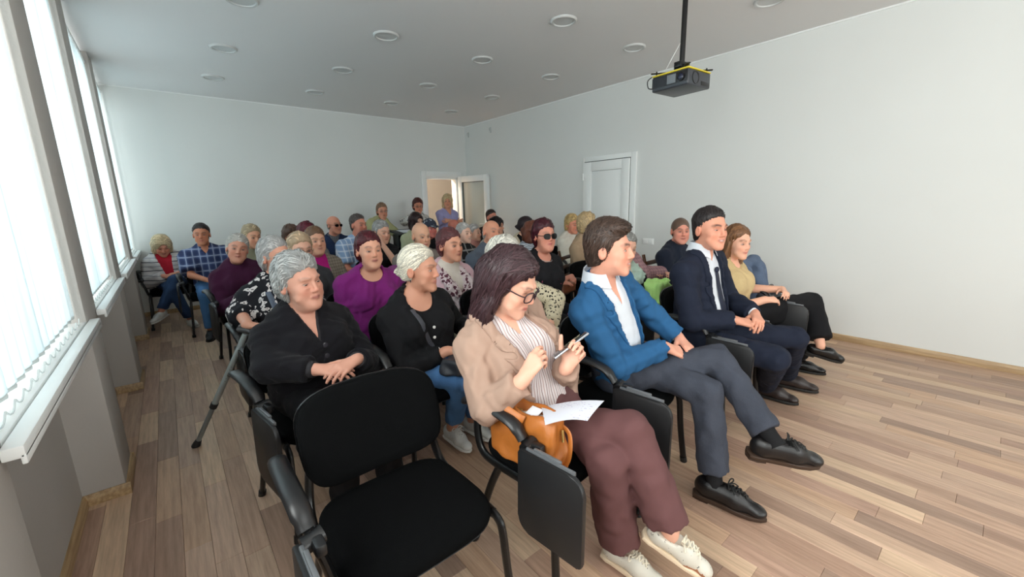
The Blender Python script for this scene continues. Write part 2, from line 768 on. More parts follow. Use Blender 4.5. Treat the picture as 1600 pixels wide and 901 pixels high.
po = bpy.data.objects.new('corridor_lamp', pl)
po.location = (4.2, YB + 1.1, 2.5)
COL.objects.link(po)

# front wall behind the camera with two unseen windows added to light the room
m = MB()
xs = [XN - 0.3] + [v for bay in ADDED_FRONT_BAYS for v in bay] + [XR + 0.2]
for i in range(0, len(xs), 2):
    m.box((xs[i], FRONT_Y - 0.2, -0.05), (xs[i + 1], FRONT_Y, ZC))
for x0, x1 in ADDED_FRONT_BAYS:
    m.box((x0, FRONT_Y - 0.2, -0.05), (x1, FRONT_Y, SILL_Z))
    m.box((x0, FRONT_Y - 0.2, 2.8), (x1, FRONT_Y, ZC))
structure(m.obj('wall_front', WHITE))


def window(n, axis, a0, a1, plane, z0, z1):
    """white plastic window with a centre post; axis 'Y' for the left wall, 'X' for the front wall"""
    w = structure(empty('window_%d' % n, (plane, (a0 + a1) / 2, z0) if axis == 'Y' else ((a0 + a1) / 2, plane, z0)))
    h = (a1 - a0) / 2
    H = z1 - z0
    mb = MB()
    gl = []

    def bar(u0, u1, v0, v1):
        if axis == 'Y':
            mb.box((-0.03, u0, v0), (0.03, u1, v1), 0.006)
        else:
            mb.box((u0, -0.03, v0), (u1, 0.03, v1), 0.006)
    bar(-h, -h + 0.07, 0, H); bar(h - 0.07, h, 0, H); bar(-h, h, 0, 0.07); bar(-h, h, H - 0.07, H); bar(-0.05, 0.05, 0, H)
    mb.obj('window_frame', PVC, w)
    for (u0, u1) in ((-h + 0.07, -0.05), (0.05, h - 0.07)):
        if axis == 'Y':
            MB().box((-0.004, u0, 0.07), (0.004, u1, H - 0.07)).obj('pane', glass_mat('window_glass'), w)
        else:
            MB().box((u0, -0.004, 0.07), (u1, 0.004, H - 0.07)).obj('pane', glass_mat('window_glass'), w)
    return w


# left wall: niches under the windows, pilasters between them
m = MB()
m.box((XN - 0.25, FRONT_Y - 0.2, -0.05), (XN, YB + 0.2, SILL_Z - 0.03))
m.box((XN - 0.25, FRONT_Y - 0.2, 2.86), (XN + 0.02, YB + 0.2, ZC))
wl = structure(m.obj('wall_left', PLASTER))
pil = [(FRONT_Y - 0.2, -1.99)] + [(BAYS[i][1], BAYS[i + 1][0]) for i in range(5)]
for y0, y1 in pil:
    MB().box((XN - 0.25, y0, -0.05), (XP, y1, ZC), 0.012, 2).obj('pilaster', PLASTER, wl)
OAK = oak_trim('oak_skirting')


def skirting(mb, p, q, nrm, h=0.058, t=0.016):
    """baseboard profile from p to q (floor points), standing off the wall along nrm"""
    p, q, nrm = (np.array(v, float) for v in (p, q, nrm))
    prof = [(0, 0), (t, 0), (t, h * 0.55), (t * 0.75, h * 0.8), (t * 0.4, h), (0, h)]
    mb.prism([p + nrm * a + V3(0, 0, b) for a, b in prof], q - p)


mb = MB()
for y0, y1 in pil:
    skirting(mb, (XP, y0, 0), (XP, y1, 0), (1, 0, 0))
    for yy, sgn in ((y0, -1), (y1, 1)):
        skirting(mb, (XN, yy, 0), (XP + 0.016, yy, 0), (0, sgn, 0))
for y0, y1 in BAYS:
    skirting(mb, (XN, y0, 0), (XN, y1, 0), (1, 0, 0))
structure(mb.obj('baseboard_left', OAK))
mb = MB(); skirting(mb, (XN, YB, 0), (DB0 - 0.1, YB, 0), (0, -1, 0)); structure(mb.obj('baseboard_back', OAK))
mb = MB()
skirting(mb, (XR, FRONT_Y, 0), (XR, DR0 - 0.005, 0), (-1, 0, 0), 0.062, 0.018)
skirting(mb, (XR, DR1 + 0.005, 0), (XR, YB, 0), (-1, 0, 0), 0.062, 0.018)
structure(mb.obj('baseboard_right', OAK))
structure(MB().box((XR - 0.012, FRONT_Y, ZC - 0.014), (XR, YB, ZC)).obj('trim_2', PVC))
structure(MB().box((XN, YB - 0.012, ZC - 0.014), (XR, YB, ZC)).obj('trim_3', PVC))

BLIND = blind_mat('blind_fabric')
CLEAR = plain('clear_plastic', (214, 222, 222), 0.2)
ordw = ['behind the camera farther', 'beside the camera', 'nearest in view', 'second along the wall', 'third along the wall', 'at the back wall']
for i, (y0, y1) in enumerate(BAYS):
    w = window(i + 1, 'Y', y0, y1, XN - 0.06, SILL_Z, 2.86)
    sm = MB()
    L = (y1 - y0) / 2
    d = XN - 0.06
    e1 = 0.05 if y1 < 7.2 else 0.0
    sm.box((-0.02, -L + 0.003, -0.03), (XP - 0.004 - d, L - 0.003, 0.0), 0.004)
    sm.box((XP + 0.002 - d, -L - 0.05, -0.03), (-0.312 - d, L + e1, 0.0), 0.004)
    sm.box((-0.322 - d, -L - 0.05, -0.045), (-0.312 - d, L + e1, -0.02), 0.003)
    sm.obj('window_sill', PVC, w)
    if y1 < 1.2:          # unseen bays beside and behind the camera: blinds left out for more light
        continue
    # the vertical blind hangs just inside the pilaster line
    b = empty('vertical_blind', (-0.40, (y0 + y1) / 2, 2.9))
    tag(b, 'white vertical fabric blind over the window %s' % ordw[i], 'blind', 'vertical blinds along the window wall')
    MB().box((-0.022, -L + 0.01, -0.035), (0.022, L - 0.01, 0.0), 0.004).obj('headrail', PVC, b)
    n = max(6, int(round((y1 - y0 - 0.06) / 0.083)))
    sw, zb = 0.0475, SILL_Z + 0.035 - 2.9
    ang = math.radians(-15)
    prof = [(-sw, 0.0), (-sw * .5, 0.0045), (0, 0.006), (sw * .5, 0.0045), (sw, 0.0)]
    g = []
    for zz in (-0.04, zb * 0.5, zb):
        g.append([(-u * math.sin(ang) + q * math.cos(ang), u * math.cos(ang) + q * math.sin(ang), zz) for u, q in prof])
    sl_me = MB().sheet(g).mesh('slat', BLIND)
    wt = MB()
    wt.tube([(0.8 * sw * math.sin(ang), -0.8 * sw * math.cos(ang), zb - 0.006), (-0.8 * sw * math.sin(ang), 0.8 * sw * math.cos(ang), zb - 0.006)], 0.009, 6, (0.4, 1))
    wt.tube([(sw * math.sin(ang) * .9, -sw * math.cos(ang) * .9, zb), (sw * math.sin(ang) * .9 + 0.004, -sw * math.cos(ang) * .9, zb - 0.02)], 0.004, 5)
    wt_me = wt.mesh('slat_weight', CLEAR)
    ys = [-L + 0.05 + (2 * L - 0.1) * k / (n - 1) for k in range(n)]
    for y in ys:
        s = link(bpy.data.objects.new('slat', sl_me), b)
        s.location = (0, y, 0)
        q = link(bpy.data.objects.new('slat_weight', wt_me), s)
    pts = []
    for a, c in zip(ys, ys[1:]):
        for k in range(6):
            t = k / 6
            pts.append((0.03, a + (c - a) * t, zb - 0.010 - 0.022 * 4 * t * (1 - t)))
    pts.append((0.03, ys[-1], zb - 0.010))
    MB().tube(pts, 0.0022, 5).obj('bead_chain', CLEAR, b)
for i, (x0, x1) in enumerate(ADDED_FRONT_BAYS):
    window(7 + i, 'X', x0, x1, FRONT_Y - 0.1, SILL_Z, 2.8)  # added windows behind the camera, there only to bring in light

# ---------------------------------------------------------------- doors
GAP = plain('door_gasket', (96, 102, 100), 0.6)
d1 = structure(empty('door_1', (XR, (DR0 + DR1) / 2, 0)))
oy = (DR0 + DR1) / 2


def box_y(mb, y0, y1, z0, z1, x0, x1, bev=0.006):
    mb.box((x0, y0 - oy, z0), (x1, y1 - oy, z1), bev)


mb = MB()
box_y(mb, DR0, 3.405, 0, 2.06, -0.03, 0); box_y(mb, 4.216, DR1, 0, 2.06, -0.03, 0); box_y(mb, 3.4045, 4.2165, 1.9965, 2.06, -0.0305, 0.001)
mb.obj('door_frame', PVC, d1)
mb = MB()
box_y(mb, 3.405, 4.216, 0.0, 1.997, -0.0285, -0.002, 0)
mb.obj('door_gasket', GAP, d1)
mb = MB()
box_y(mb, 3.412, 3.535, 0.01, 1.985, -0.052, -0.004); box_y(mb, 4.075, 4.210, 0.01, 1.985, -0.052, -0.004)
box_y(mb, 3.535, 4.075, 1.853, 1.985, -0.052, -0.004); box_y(mb, 3.535, 4.075, 0.01, 0.16, -0.052, -0.004)
lf = mb.obj('door_leaf', PVC, d1)
mb = MB(); box_y(mb, 3.538, 4.072, 0.163, 1.850, -0.036, -0.02, 0.004); mb.obj('door_panel', PVC, lf)
mb = MB()
box_y(mb, 3.475, 3.500, 0.96, 1.10, -0.060, -0.050, 0.004)
mb.tube([(-0.06, 3.487 - oy, 1.03), (-0.10, 3.487 - oy, 1.03), (-0.105, 3.505 - oy, 1.03), (-0.105, 3.60 - oy, 1.03)], 0.009, 8)
mb.obj('door_handle', PVC, lf)
for z in (1.78, 0.25):
    mb = MB(); mb.tube([(-0.058, 4.218 - oy, z - 0.05), (-0.058, 4.218 - oy, z + 0.05)], 0.011, 10); mb.box((-0.056, 4.16 - oy, z - 0.02), (-0.05, 4.23 - oy, z + 0.02), 0.002)
    mb.obj('hinge', PVC, lf)

d2 = structure(empty('door_2', (DB1, YB, 0)))
mb = MB()
mb.box((DB0 - 0.095 - DB1, -0.03, 0), (DB0 - DB1, 0.0, DBZ + 0.115), 0.006)
mb.box((DB0 - DB1 + .0005, -0.0295, DBZ), (-.0005, 0.001, DBZ + 0.1145), 0.006)
mb.box((0, -0.03, 0), (0.085, 0.0, DBZ + 0.115), 0.006)
mb.box((DB0 - DB1, 0.0, 0), (DB0 - DB1 + 0.03, 0.18, DBZ), 0.004)
mb.box((-0.03, 0.0, 0), (0, 0.18, DBZ), 0.004)
mb.box((DB0 - DB1, 0.0, DBZ - 0.03), (0, 0.18, DBZ), 0.004)
mb.obj('door_frame', PVC, d2)
leaf = empty('door_leaf', (0.02, -0.035, 0), math.radians(-79.5), d2)   # swung into the room, towards the right wall
W = 0.83
mb = MB()
mb.box((0, -0.035, 0.01), (0.105, 0.035, 1.98), 0.006); mb.box((W - 0.105, -0.035, 0.01), (W, 0.035, 1.98), 0.006)
mb.box((0.105, -0.035, 1.865), (W - 0.105, 0.035, 1.98), 0.006); mb.box((0.105, -0.035, 0.01), (W - 0.105, 0.035, 0.14), 0.006)
mb.box((0.105, -0.035, 0.78), (W - 0.105, 0.035, 0.87), 0.006)
mb.obj('leaf_frame', PVC, leaf)
GASK = plain('glass_gasket', (110, 118, 116), 0.6)
mb = MB()
for z0, z1 in ((0.14, 0.78), (0.87, 1.865)):
    for a in ((0.105, z0, 0.117, z1), (W - 0.117, z0, W - 0.105, z1), (0.105, z0, W - 0.105, z0 + 0.012), (0.105, z1 - 0.012, W - 0.105, z1)):
        mb.box((a[0], -0.020, a[1]), (a[2], 0.020, a[3]))
mb.obj('glass_gasket', GASK, leaf)
for z0, z1 in ((0.14, 0.78), (0.87, 1.865)):
    MB().box((0.105, -0.006, z0), (W - 0.105, 0.006, z1)).obj('pane', glass_mat('door_glass'), leaf)
mb = MB()
for s in (-1, 1):
    mb.box((W - 0.07, s * 0.036 - 0.005, 0.94), (W - 0.04, s * 0.036 + 0.005, 1.09), 0.003)
    mb.tube([(W - 0.055, s * 0.036, 1.03), (W - 0.055, s * 0.085, 1.03), (W - 0.08, s * 0.09, 1.03), (W - 0.19, s * 0.09, 1.03)], 0.009, 8)
mb.obj('door_handle', PVC, leaf)

# ---------------------------------------------------------------- ceiling lights (all switched off)
RIM = plain('light_rim', (205, 207, 206), 0.35)
DIF = plain('light_diffuser', (206, 209, 209), 0.5)
GX, GY = [0.69, 1.84, 2.95, 4.02], [1.49, 2.76, 3.98, 5.21, 6.37]
cw = ['in the window line', 'in the second line from windows', 'in the third line from windows', 'in the right wall line']
rw = ['nearest the camera', 'fourth from back wall', 'third from back wall', 'second from back wall', 'closest to back wall']
rim_me = MB().lathe([(0.090, -0.002), (0.094, -0.014), (0.108, -0.016), (0.116, -0.008), (0.118, 0.0)], n=32).mesh('rim', RIM)
dif_me = MB().lathe([(0.0, -0.004), (0.091, -0.006), (0.091, -0.003)], n=32).mesh('diffuser', DIF)
for i, x in enumerate(GX):
    for j, y in enumerate(GY):
        if y < 2 and i < 3 or (j == 1 and i < 2):
            continue
        o = empty('ceiling_light', (x, y, ZC))
        tag(o, 'round unlit ceiling downlight %s, %s' % (cw[i], rw[j]), 'ceiling light', 'round ceiling downlights')
        link(bpy.data.objects.new('rim', rim_me), o)
        link(bpy.data.objects.new('diffuser', dif_me), o)

# light switch by the door, two small wall brackets in the far corner
sw_ = empty('light_switch', (XR, 3.10, 0.865))
tag(sw_, 'white double light switch on the right wall beside the closed door', 'light switch')
MB().box((-0.010, -0.085, -0.042), (0, 0.085, 0.042), 0.004).obj('switch_plate', plain('switch_plastic', (244, 246, 245), 0.3), sw_)
for s in (-1, 1):
    MB().box((-0.016, s * 0.041 - 0.032, -0.030), (-0.008, s * 0.041 + 0.032, 0.030), 0.003).obj('rocker', plain('switch_plastic', (244, 246, 245), 0.3), sw_)
for y, z, lab in ((7.30, 2.80, 'tiny grey wall bracket tucked into the far room corner'), (6.55, 2.79, 'tiny grey wall bracket under the ceiling, farther from the corner')):
    mb = MB(); mb.box((-0.02, -0.012, -0.05), (0, 0.012, 0.05), 0.003); mb.tube([(-0.01, 0, 0.04), (-0.04, 0, 0.03), (-0.04, 0, -0.02)], 0.006, 6)
    o = mb.obj('wall_bracket', plain('bracket_grey', (196, 200, 198), 0.5)); o.location = (XR, y, z)
    tag(o, lab, 'bracket')
# ================================================================ figures: smooth implicit surfaces meshed with surface nets
def surface_nets(F, org, h):
    S = F < 0
    n = np.array(F.shape)
    cnt = np.zeros(n - 1, np.uint8)
    sl = (slice(0, -1), slice(1, None))
    for i in (0, 1):
        for j in (0, 1):
            for k in (0, 1):
                cnt += S[sl[i], sl[j], sl[k]]
    act = (cnt > 0) & (cnt < 8)
    idx = np.full(act.shape, -1, np.int32)
    c = np.argwhere(act)
    if len(c) == 0:
        return np.zeros((0, 3)), np.zeros((0, 4), int)
    idx[act] = np.arange(len(c))
    acc = np.zeros((len(c), 3))
    num = np.zeros(len(c))
    Cc = [(i, j, k) for i in (0, 1) for j in (0, 1) for k in (0, 1)]
    for a in range(8):
        for b in range(a + 1, 8):
            d = [abs(p - q) for p, q in zip(Cc[a], Cc[b])]
            if sum(d) != 1:
                continue
            fa = F[c[:, 0] + Cc[a][0], c[:, 1] + Cc[a][1], c[:, 2] + Cc[a][2]]
            fb = F[c[:, 0] + Cc[b][0], c[:, 1] + Cc[b][1], c[:, 2] + Cc[b][2]]
            x = (fa < 0) != (fb < 0)
            t = np.where(x, fa / np.where(x, fa - fb, 1), 0)
            p = np.array(Cc[a]) + t[:, None] * (np.array(Cc[b]) - np.array(Cc[a]))
            acc += p * x[:, None]
            num += x
    V = (c + acc / num[:, None]) * h + org
    Q = []
    for ax in range(3):
        o = [0, 1, 2]
        o.remove(ax)
        lo = [slice(None)] * 3
        hi = [slice(None)] * 3
        lo[ax], hi[ax] = slice(0, -1), slice(1, None)
        A, B = S[tuple(lo)], S[tuple(hi)]
        e = np.argwhere(A != B)
        ok = (e[:, o[0]] > 0) & (e[:, o[1]] > 0) & (e[:, o[0]] < n[o[0]] - 1) & (e[:, o[1]] < n[o[1]] - 1)
        e = e[ok]
        if not len(e):
            continue
        q = []
        for du, dv in ((-1, -1), (0, -1), (0, 0), (-1, 0)):
            r = e.copy()
            r[:, o[0]] += du
            r[:, o[1]] += dv
            q.append(idx[r[:, 0], r[:, 1], r[:, 2]])
        q = np.stack(q, 1)
        ins = A[e[:, 0], e[:, 1], e[:, 2]]
        flip = ins if ax != 1 else ~ins
        q[~flip] = q[~flip][:, ::-1]
        Q.append(q)
    Q = np.concatenate(Q)
    return V, Q[(Q >= 0).all(1)]


def relax(V, Q, it=2):
    """Taubin smoothing of a quad mesh"""
    n = len(V)
    a = np.concatenate([Q[:, 0], Q[:, 1], Q[:, 2], Q[:, 3]])
    b = np.concatenate([Q[:, 1], Q[:, 2], Q[:, 3], Q[:, 0]])
    i, j = np.concatenate([a, b]), np.concatenate([b, a])
    w = np.maximum(np.bincount(i, minlength=n), 1)
    for _ in range(it):
        for lam in (.55, -.57):
            A = np.stack([np.bincount(i, V[j, c], n) for c in range(3)], 1) / w[:, None]
            V = V + lam * (A - V)
    return V


class Grid:
    def __init__(s, lo, hi, h):
        s.h = h
        s.lo = np.array(lo, float)
        s.n = np.maximum(4, np.ceil((np.array(hi, float) - s.lo) / h).astype(int) + 1)
        s.ax = [(s.lo[i] + np.arange(s.n[i]) * h).astype(np.float32) for i in range(3)]
        s.F = np.full(s.n, 0.2, np.float32)

    def win(s, lo, hi):
        a = np.clip(np.floor((lo - s.lo) / s.h).astype(int), 0, s.n)
        b = np.clip(np.ceil((hi - s.lo) / s.h).astype(int) + 1, 0, s.n)
        if (b <= a).any():
            return None
        sl = tuple(slice(x, y) for x, y in zip(a, b))
        X = s.ax[0][sl[0]][:, None, None]
        Y = s.ax[1][sl[1]][None, :, None]
        Z = s.ax[2][sl[2]][None, None, :]
        return sl, X, Y, Z

    def full(s):
        return s.ax[0][:, None, None], s.ax[1][None, :, None], s.ax[2][None, None, :]

    def put(s, prims, e=0.0):
        """add (or cut, when the kind starts with -) primitives, inflated by e"""
        for p in prims:
            kind, k = p[0], p[-1]
            neg = kind[0] == '-'
            g = 0 if neg else e
            m = k + 3 * s.h + 0.02
            if kind[-1] == 'c':
                a, b, ra, rb = p[1:5]
                ra, rb = ra + g, rb + g
                r = max(ra, rb) + m
                w = s.win(np.minimum(a, b) - r, np.maximum(a, b) + r)
                if w is None:
                    continue
                sl, X, Y, Z = w
                ba = b - a
                L = max(float(ba @ ba), 1e-9)
                t = np.clip(((X - a[0]) * ba[0] + (Y - a[1]) * ba[1] + (Z - a[2]) * ba[2]) / L, 0, 1)
                d = np.sqrt((X - a[0] - t * ba[0]) ** 2 + (Y - a[1] - t * ba[1]) ** 2 + (Z - a[2] - t * ba[2]) ** 2) - (ra + (rb - ra) * t)
                if len(p) > 6:      # flat ends: list of (point, outward direction)
                    for q, nn in p[5]:
                        d = np.maximum(d, (X - q[0]) * nn[0] + (Y - q[1]) * nn[1] + (Z - q[2]) * nn[2])
            else:
                c, r3, R = p[1:4]
                r3 = np.array(r3, float) + g
                if R is None:
                    R = np.eye(3)
                ext = np.sqrt(((R * r3) ** 2).sum(1)) + m
                w = s.win(c - ext, c + ext)
                if w is None:
                    continue
                sl, X, Y, Z = w
                X, Y, Z = X - c[0], Y - c[1], Z - c[2]
                k0 = k1 = 0
                for i in range(3):
                    q = X * R[0, i] + Y * R[1, i] + Z * R[2, i]
                    k0 = k0 + (q / r3[i]) ** 2
                    k1 = k1 + (q / r3[i] ** 2) ** 2
                k0, k1 = np.sqrt(k0), np.sqrt(k1)
                d = k0 * (k0 - 1) / np.maximum(k1, 1e-6)
            f = s.F[sl]
            k = max(k, 1e-5)
            if neg:
                hh = np.maximum(k - np.abs(f + d), 0) / k
                s.F[sl] = np.maximum(f, -d) + hh * hh * k * 0.25
            else:
                hh = np.maximum(k - np.abs(f - d), 0) / k
                s.F[sl] = np.minimum(f, d) - hh * hh * k * 0.25
        return s

    def wave(s, amp, L, seed=0, stretch=(1, 1, 1)):
        """soft creases: warped sines"""
        r = np.random.RandomState(seed)
        X, Y, Z = s.full()
        f = 0
        for i in range(3):
            k = r.normal(size=3)
            k = k / np.linalg.norm(k) * 2 * math.pi / (L * r.uniform(0.7, 1.5)) * np.array(stretch)
            k2 = r.normal(size=3)
            k2 = k2 / np.linalg.norm(k2) * 2 * math.pi / (L * 2.1)
            f = f + np.sin(k[0] * X + k[1] * Y + k[2] * Z + 1.7 * np.sin(k2[0] * X + k2[1] * Y + k2[2] * Z + r.uniform(0, 6)) + r.uniform(0, 6))
        s.F += (amp / 1.7 * f).astype(np.float32)
        return s

    def cut(s, d):
        s.F = np.maximum(s.F, d).astype(np.float32)
        return s

    def nets(s, smooth=0):
        V, Q = surface_nets(s.F, s.lo, s.h)
        return (relax(V, Q, smooth), Q) if smooth and len(V) else (V, Q)

    def surf_y(s, x, z):
        """front surface (smallest y) at x, z"""
        i = int(np.clip(round((x - s.lo[0]) / s.h), 0, s.n[0] - 1))
        k = int(np.clip(round((z - s.lo[2]) / s.h), 0, s.n[2] - 1))
        col = s.F[i, :, k]
        j = np.argmax(col < 0)
        if col[j] >= 0:
            return None
        if j == 0:
            return s.lo[1]
        t = col[j - 1] / (col[j - 1] - col[j])
        return s.lo[1] + (j - 1 + t) * s.h


def unit(v):
    v = np.array(v, float)
    return v / (np.linalg.norm(v) + 1e-9)


def rotz(a):
    c, s = math.cos(a), math.sin(a)
    return np.array([[c, -s, 0], [s, c, 0], [0, 0, 1.0]])


def rotx(a):
    c, s = math.cos(a), math.sin(a)
    return np.array([[1.0, 0, 0], [0, c, -s], [0, s, c]])


def roty(a):
    c, s = math.cos(a), math.sin(a)
    return np.array([[c, 0, s], [0, 1.0, 0], [-s, 0, c]])


def ik(S, W, l1, l2, pole):
    d = W - S
    D = np.linalg.norm(d)
    if D > (l1 + l2) * 0.995:
        k = D / ((l1 + l2) * 0.995)
        l1, l2 = l1 * k, l2 * k
    x = (D * D + l1 * l1 - l2 * l2) / (2 * D)
    hgt = math.sqrt(max(l1 * l1 - x * x, 0))
    u = d / D
    p = np.array(pole, float)
    p = unit(p - u * (p @ u))
    return S + u * x + p * hgt


def hand_prims(W, d, n, side, curl=0.5, sc=1.0, thumb=0.5, spread=0.10, curls=None):
    """palm and five fingers; W wrist, d wrist-to-knuckles, n palm normal, side -1 right hand +1 left hand"""
    d = unit(d)
    n = unit(np.array(n, float) - d * (np.array(n, float) @ d))
    t = np.cross(d, n) * (1 if side < 0 else -1)
    P = []
    W = np.array(W, float)
    kn = [(.027, .090, .074), (.009, .094, .082), (-.010, .090, .076), (-.027, .080, .060)]
    ra = [.0088, .0092, .0086, .0075]
    P.append(('c', W - d * .02 * sc, W + d * .025 * sc, .023 * sc, .022 * sc, .012))
    for i, (o, L, fl) in enumerate(kn):
        K = W + (d * L + t * o) * sc
        P.append(('c', W + (d * .020 + t * o * .55) * sc, K, .0135 * sc, .0115 * sc, .010))
    for i, (o, L, fl) in enumerate(kn):
        K = W + (d * L + t * o) * sc
        c = (curls[i] if curls else curl)
        dirv = unit(d + t * spread * o / .027)
        a = 0
        p = K
        for j, fr in enumerate((.46, .30, .24)):
            a += c * (0.9, 1.0, 0.7)[j]
            v = dirv * math.cos(a) + n * math.sin(a)
            q = p + v * fl * fr * sc
            P.append(('c', p, q, ra[i] * sc * (1 - .08 * j), ra[i] * sc * (1 - .08 * (j + 1)), .0035))
            p = q
    b = W + (d * .022 + t * .018 + n * .004) * sc
    v1 = unit(d * .62 + t * (.72 - .5 * thumb) + n * (.18 + .5 * thumb))
    q = b + v1 * .048 * sc
    P.append(('c', b, q, .0145 * sc, .0108 * sc, .010))
    v2 = unit(v1 + d * .55 - t * .3 * thumb)
    q2 = q + v2 * .033 * sc
    P.append(('c', q, q2, .0102 * sc, .0092 * sc, .004))
    P.append(('c', q2, q2 + unit(v2 + d * .2) * .022 * sc, .0092 * sc, .0078 * sc, .003))
    return P


HEAD_C = V3(0, .012, .035)
HEAD_R = V3(.0765, .097, .088)


def head_prims(T, s, fem=False, age=0.5, smile=0.3, full=0.0, jaw=0.0):
    """T maps head-local points (face towards -y) to person space; returns prims"""
    R = T[:, :3]
    o = T[:, 3]

    def pt(x, y, z):
        return R @ (np.array([x, y, z]) * s) + o
    P = []

    def E(c, r, k):
        P.append(('e', pt(*c), np.array(r) * s, R, k * s))

    def C(a, b, ra, rb, k):
        P.append(('c', pt(*a), pt(*b), ra * s, rb * s, k * s))
    jw = (.040 if fem else .047) + jaw + full * .008
    E(HEAD_C, HEAD_R, .01)
    E((0, -.030, -.022), (.0575 + full * .006, .062, .080), .03)
    E((0, -.030, -.066), (jw, .056, .046), .03)
    C((-.010, -.077, -.099), (.010, -.077, -.099), .0185, .0185, .022)
    for x in (-1, 1):
        E((x * .037, -.058, -.024), (.024 + full * .006, .026, .024), .02)
        C((x * .044, -.050, -.060), (x * .030, -.062, -.085), .016 + .008 * full + .004 * age, .012 + .006 * full, .02)
        C((x * .013, -.091, .0310 if fem else .0285), (x * .042, -.079, .0290 if fem else .0265), .0072 if fem else .0092, .0066 if fem else .0084, .016)
    if full > .4:
        E((0, -.03, -.105), (.045, .045, .03), .03)
    for x in (-1, 1):
        P.append(('-e', pt(x * .0315, -.0995, .0045), np.array((.0205, .0165 if fem else .0190, .0130)) * s, R, .014 * s))
    if age > .55:
        for x in (-1, 1):
            E((x * .031, -.0865, -.0125), (.0125, .0065, .0055), .005)
        for z, y in ((.050, -.0905), (.062, -.0835)):
            P.append(('-c', pt(-.034, y + .012, z), pt(0, y, z + .003), .0022 * s, .0022 * s, .004 * s))
            P.append(('-c', pt(.034, y + .012, z), pt(0, y, z + .003), .0022 * s, .0022 * s, .004 * s))
    for x in (-1, 1):          # closed lids over the eye balls
        E((x * .0315, -.0715, .0035), (.0150, .0130, .0120), .004)
    C((0, -.090, .014), (0, -.105 if fem else -.108, -.022), .0076 if fem else .0088, .0088 if fem else .0102, .010)
    E((0, -.103 if fem else -.106, -.026), (.0112 if fem else .0128, .011, .0095), .006)
    for x in (-1, 1):
        E((x * .0115, -.096, -.030), (.0075, .009, .0075), .005)
    lift = .004 * smile
    for x in (-1, 1):
        C((0, -.0955, -.0535), (x * .019, -.0875, -.0545 + lift), .0052, .0038, .004)
        C((0, -.0945, -.0635), (x * .017, -.0870, -.0605 + lift), .0062, .0038, .004)
        C((x * .021, -.086, -.056 + lift), (x * .023, -.0845, -.056 + lift), .005, .004, .006)
        if age > .4:
            P.append(('-c', pt(x * .020, -.097, -.032), pt(x * .031, -.085, -.062), .0036 * s, .0034 * s, .005 * s))
    P.append(('-c', pt(-.02, -.101, -.0585 + lift), pt(.02, -.101, -.0585 + lift), .0025 * s, .0025 * s, .004 * s))
    for x in (-1, 1):
        E((x * .079, .010, -.006), (.009, .020, .031), .006)
        P.append(('-e', pt(x * .088, .006, -.003), np.array((.006, .010, .017)) * s, R, .004 * s))
    return P


def skin_colour(V, T, s, tone, lipc, browc, fem, smile, near, eyes_open=True, brow=1.0):
    """base colour of skin, lips, brows, lids by place on the head"""
    R, o = T[:, :3], T[:, 3]
    q = ((V - o) @ R) / s
    x, y, z = q[:, 0], q[:, 1], q[:, 2]
    c = np.tile(np.array(lin(tone)) * (1.0 if near == 2 else 1.16), (len(V), 1))
    tl = np.array(lin(browc)) * .35

    def blend(w, col):
        w = np.clip(w, 0, 1)[:, None]
        c[:] = c * (1 - w) + w * np.array(col)
    front = (y < -.05) & (np.abs(z) < .14)
    redder = c[0] * np.array([1.08, .76, .72])
    ch = np.exp(-(((np.abs(x) - .040) / .020) ** 2 + ((z + .030) / .022) ** 2)) * front
    blend(.45 * ch, redder)
    ns = np.exp(-((x / .014) ** 2 + ((z + .024) / .016) ** 2)) * (y < -.09)
    blend(.45 * ns, redder)
    ear = (np.abs(x) > .074) & (np.abs(z + .006) < .04) & (np.abs(y - .01) < .03)
    blend(.4 * ear, redder)
    lift = .004 * smile
    lz = z - (-.0585 + lift * (np.abs(x) / .02) ** 2)
    lp = np.exp(-((x / .021) ** 4 + (lz / .0085) ** 4)) * (y < -.078)
    blend(.9 * lp, lin(lipc))
    ml = np.exp(-((x / .021) ** 6 + (lz / .0022) ** 2)) * (y < -.078)
    blend(.65 * ml, np.array(lin(lipc)) * .35)
    ax = np.abs(x)
    bz = z - ((.0290 if fem else .0268) + .006 * np.sin(np.clip((ax - .014) / .036, 0, 1) * 2.6) - .004 * np.clip((ax - .04) / .02, 0, 1))
    br = np.exp(-(bz / ((.0042 if fem else .0058) + .0014 * (near < 2))) ** 4 - ((ax - .032) / .0195) ** 6) * (y < -.06)
    blend(.95 * brow * br, lin(browc))
    lid = np.exp(-((ax - .0315) / .014) ** 4 - ((z - .0035) / .0085) ** 4) * (y < -.06)
    blend(.25 * lid, redder * .8)
    lash = np.exp(-((ax - .0315) / .0145) ** 6 - ((z - (.0098 - 22 * (ax - .0315) ** 2)) / .0023) ** 2) * (y < -.06)
    blend(.85 * lash, tl)
    und = np.exp(-((ax - .0315) / .018) ** 4 - ((z + .004) / .010) ** 2) * (y < -.055)
    blend(.22 * und, redder * .62)
    if near < 2:          # lashes and irises of people farther off
        ey = np.exp(-((ax - .0315) / .0135) ** 4 - ((z - .0035) / .0062) ** 2) * (y < -.055)
        blend(.80 * ey, np.array((.055, .036, .030)))
    if smile > .65:
        th = np.exp(-((x / .014) ** 4 + ((z + .0580) / .0030) ** 4)) * (y < -.078)
        blend(.85 * th, np.array((.62, .58, .52)))
    return c


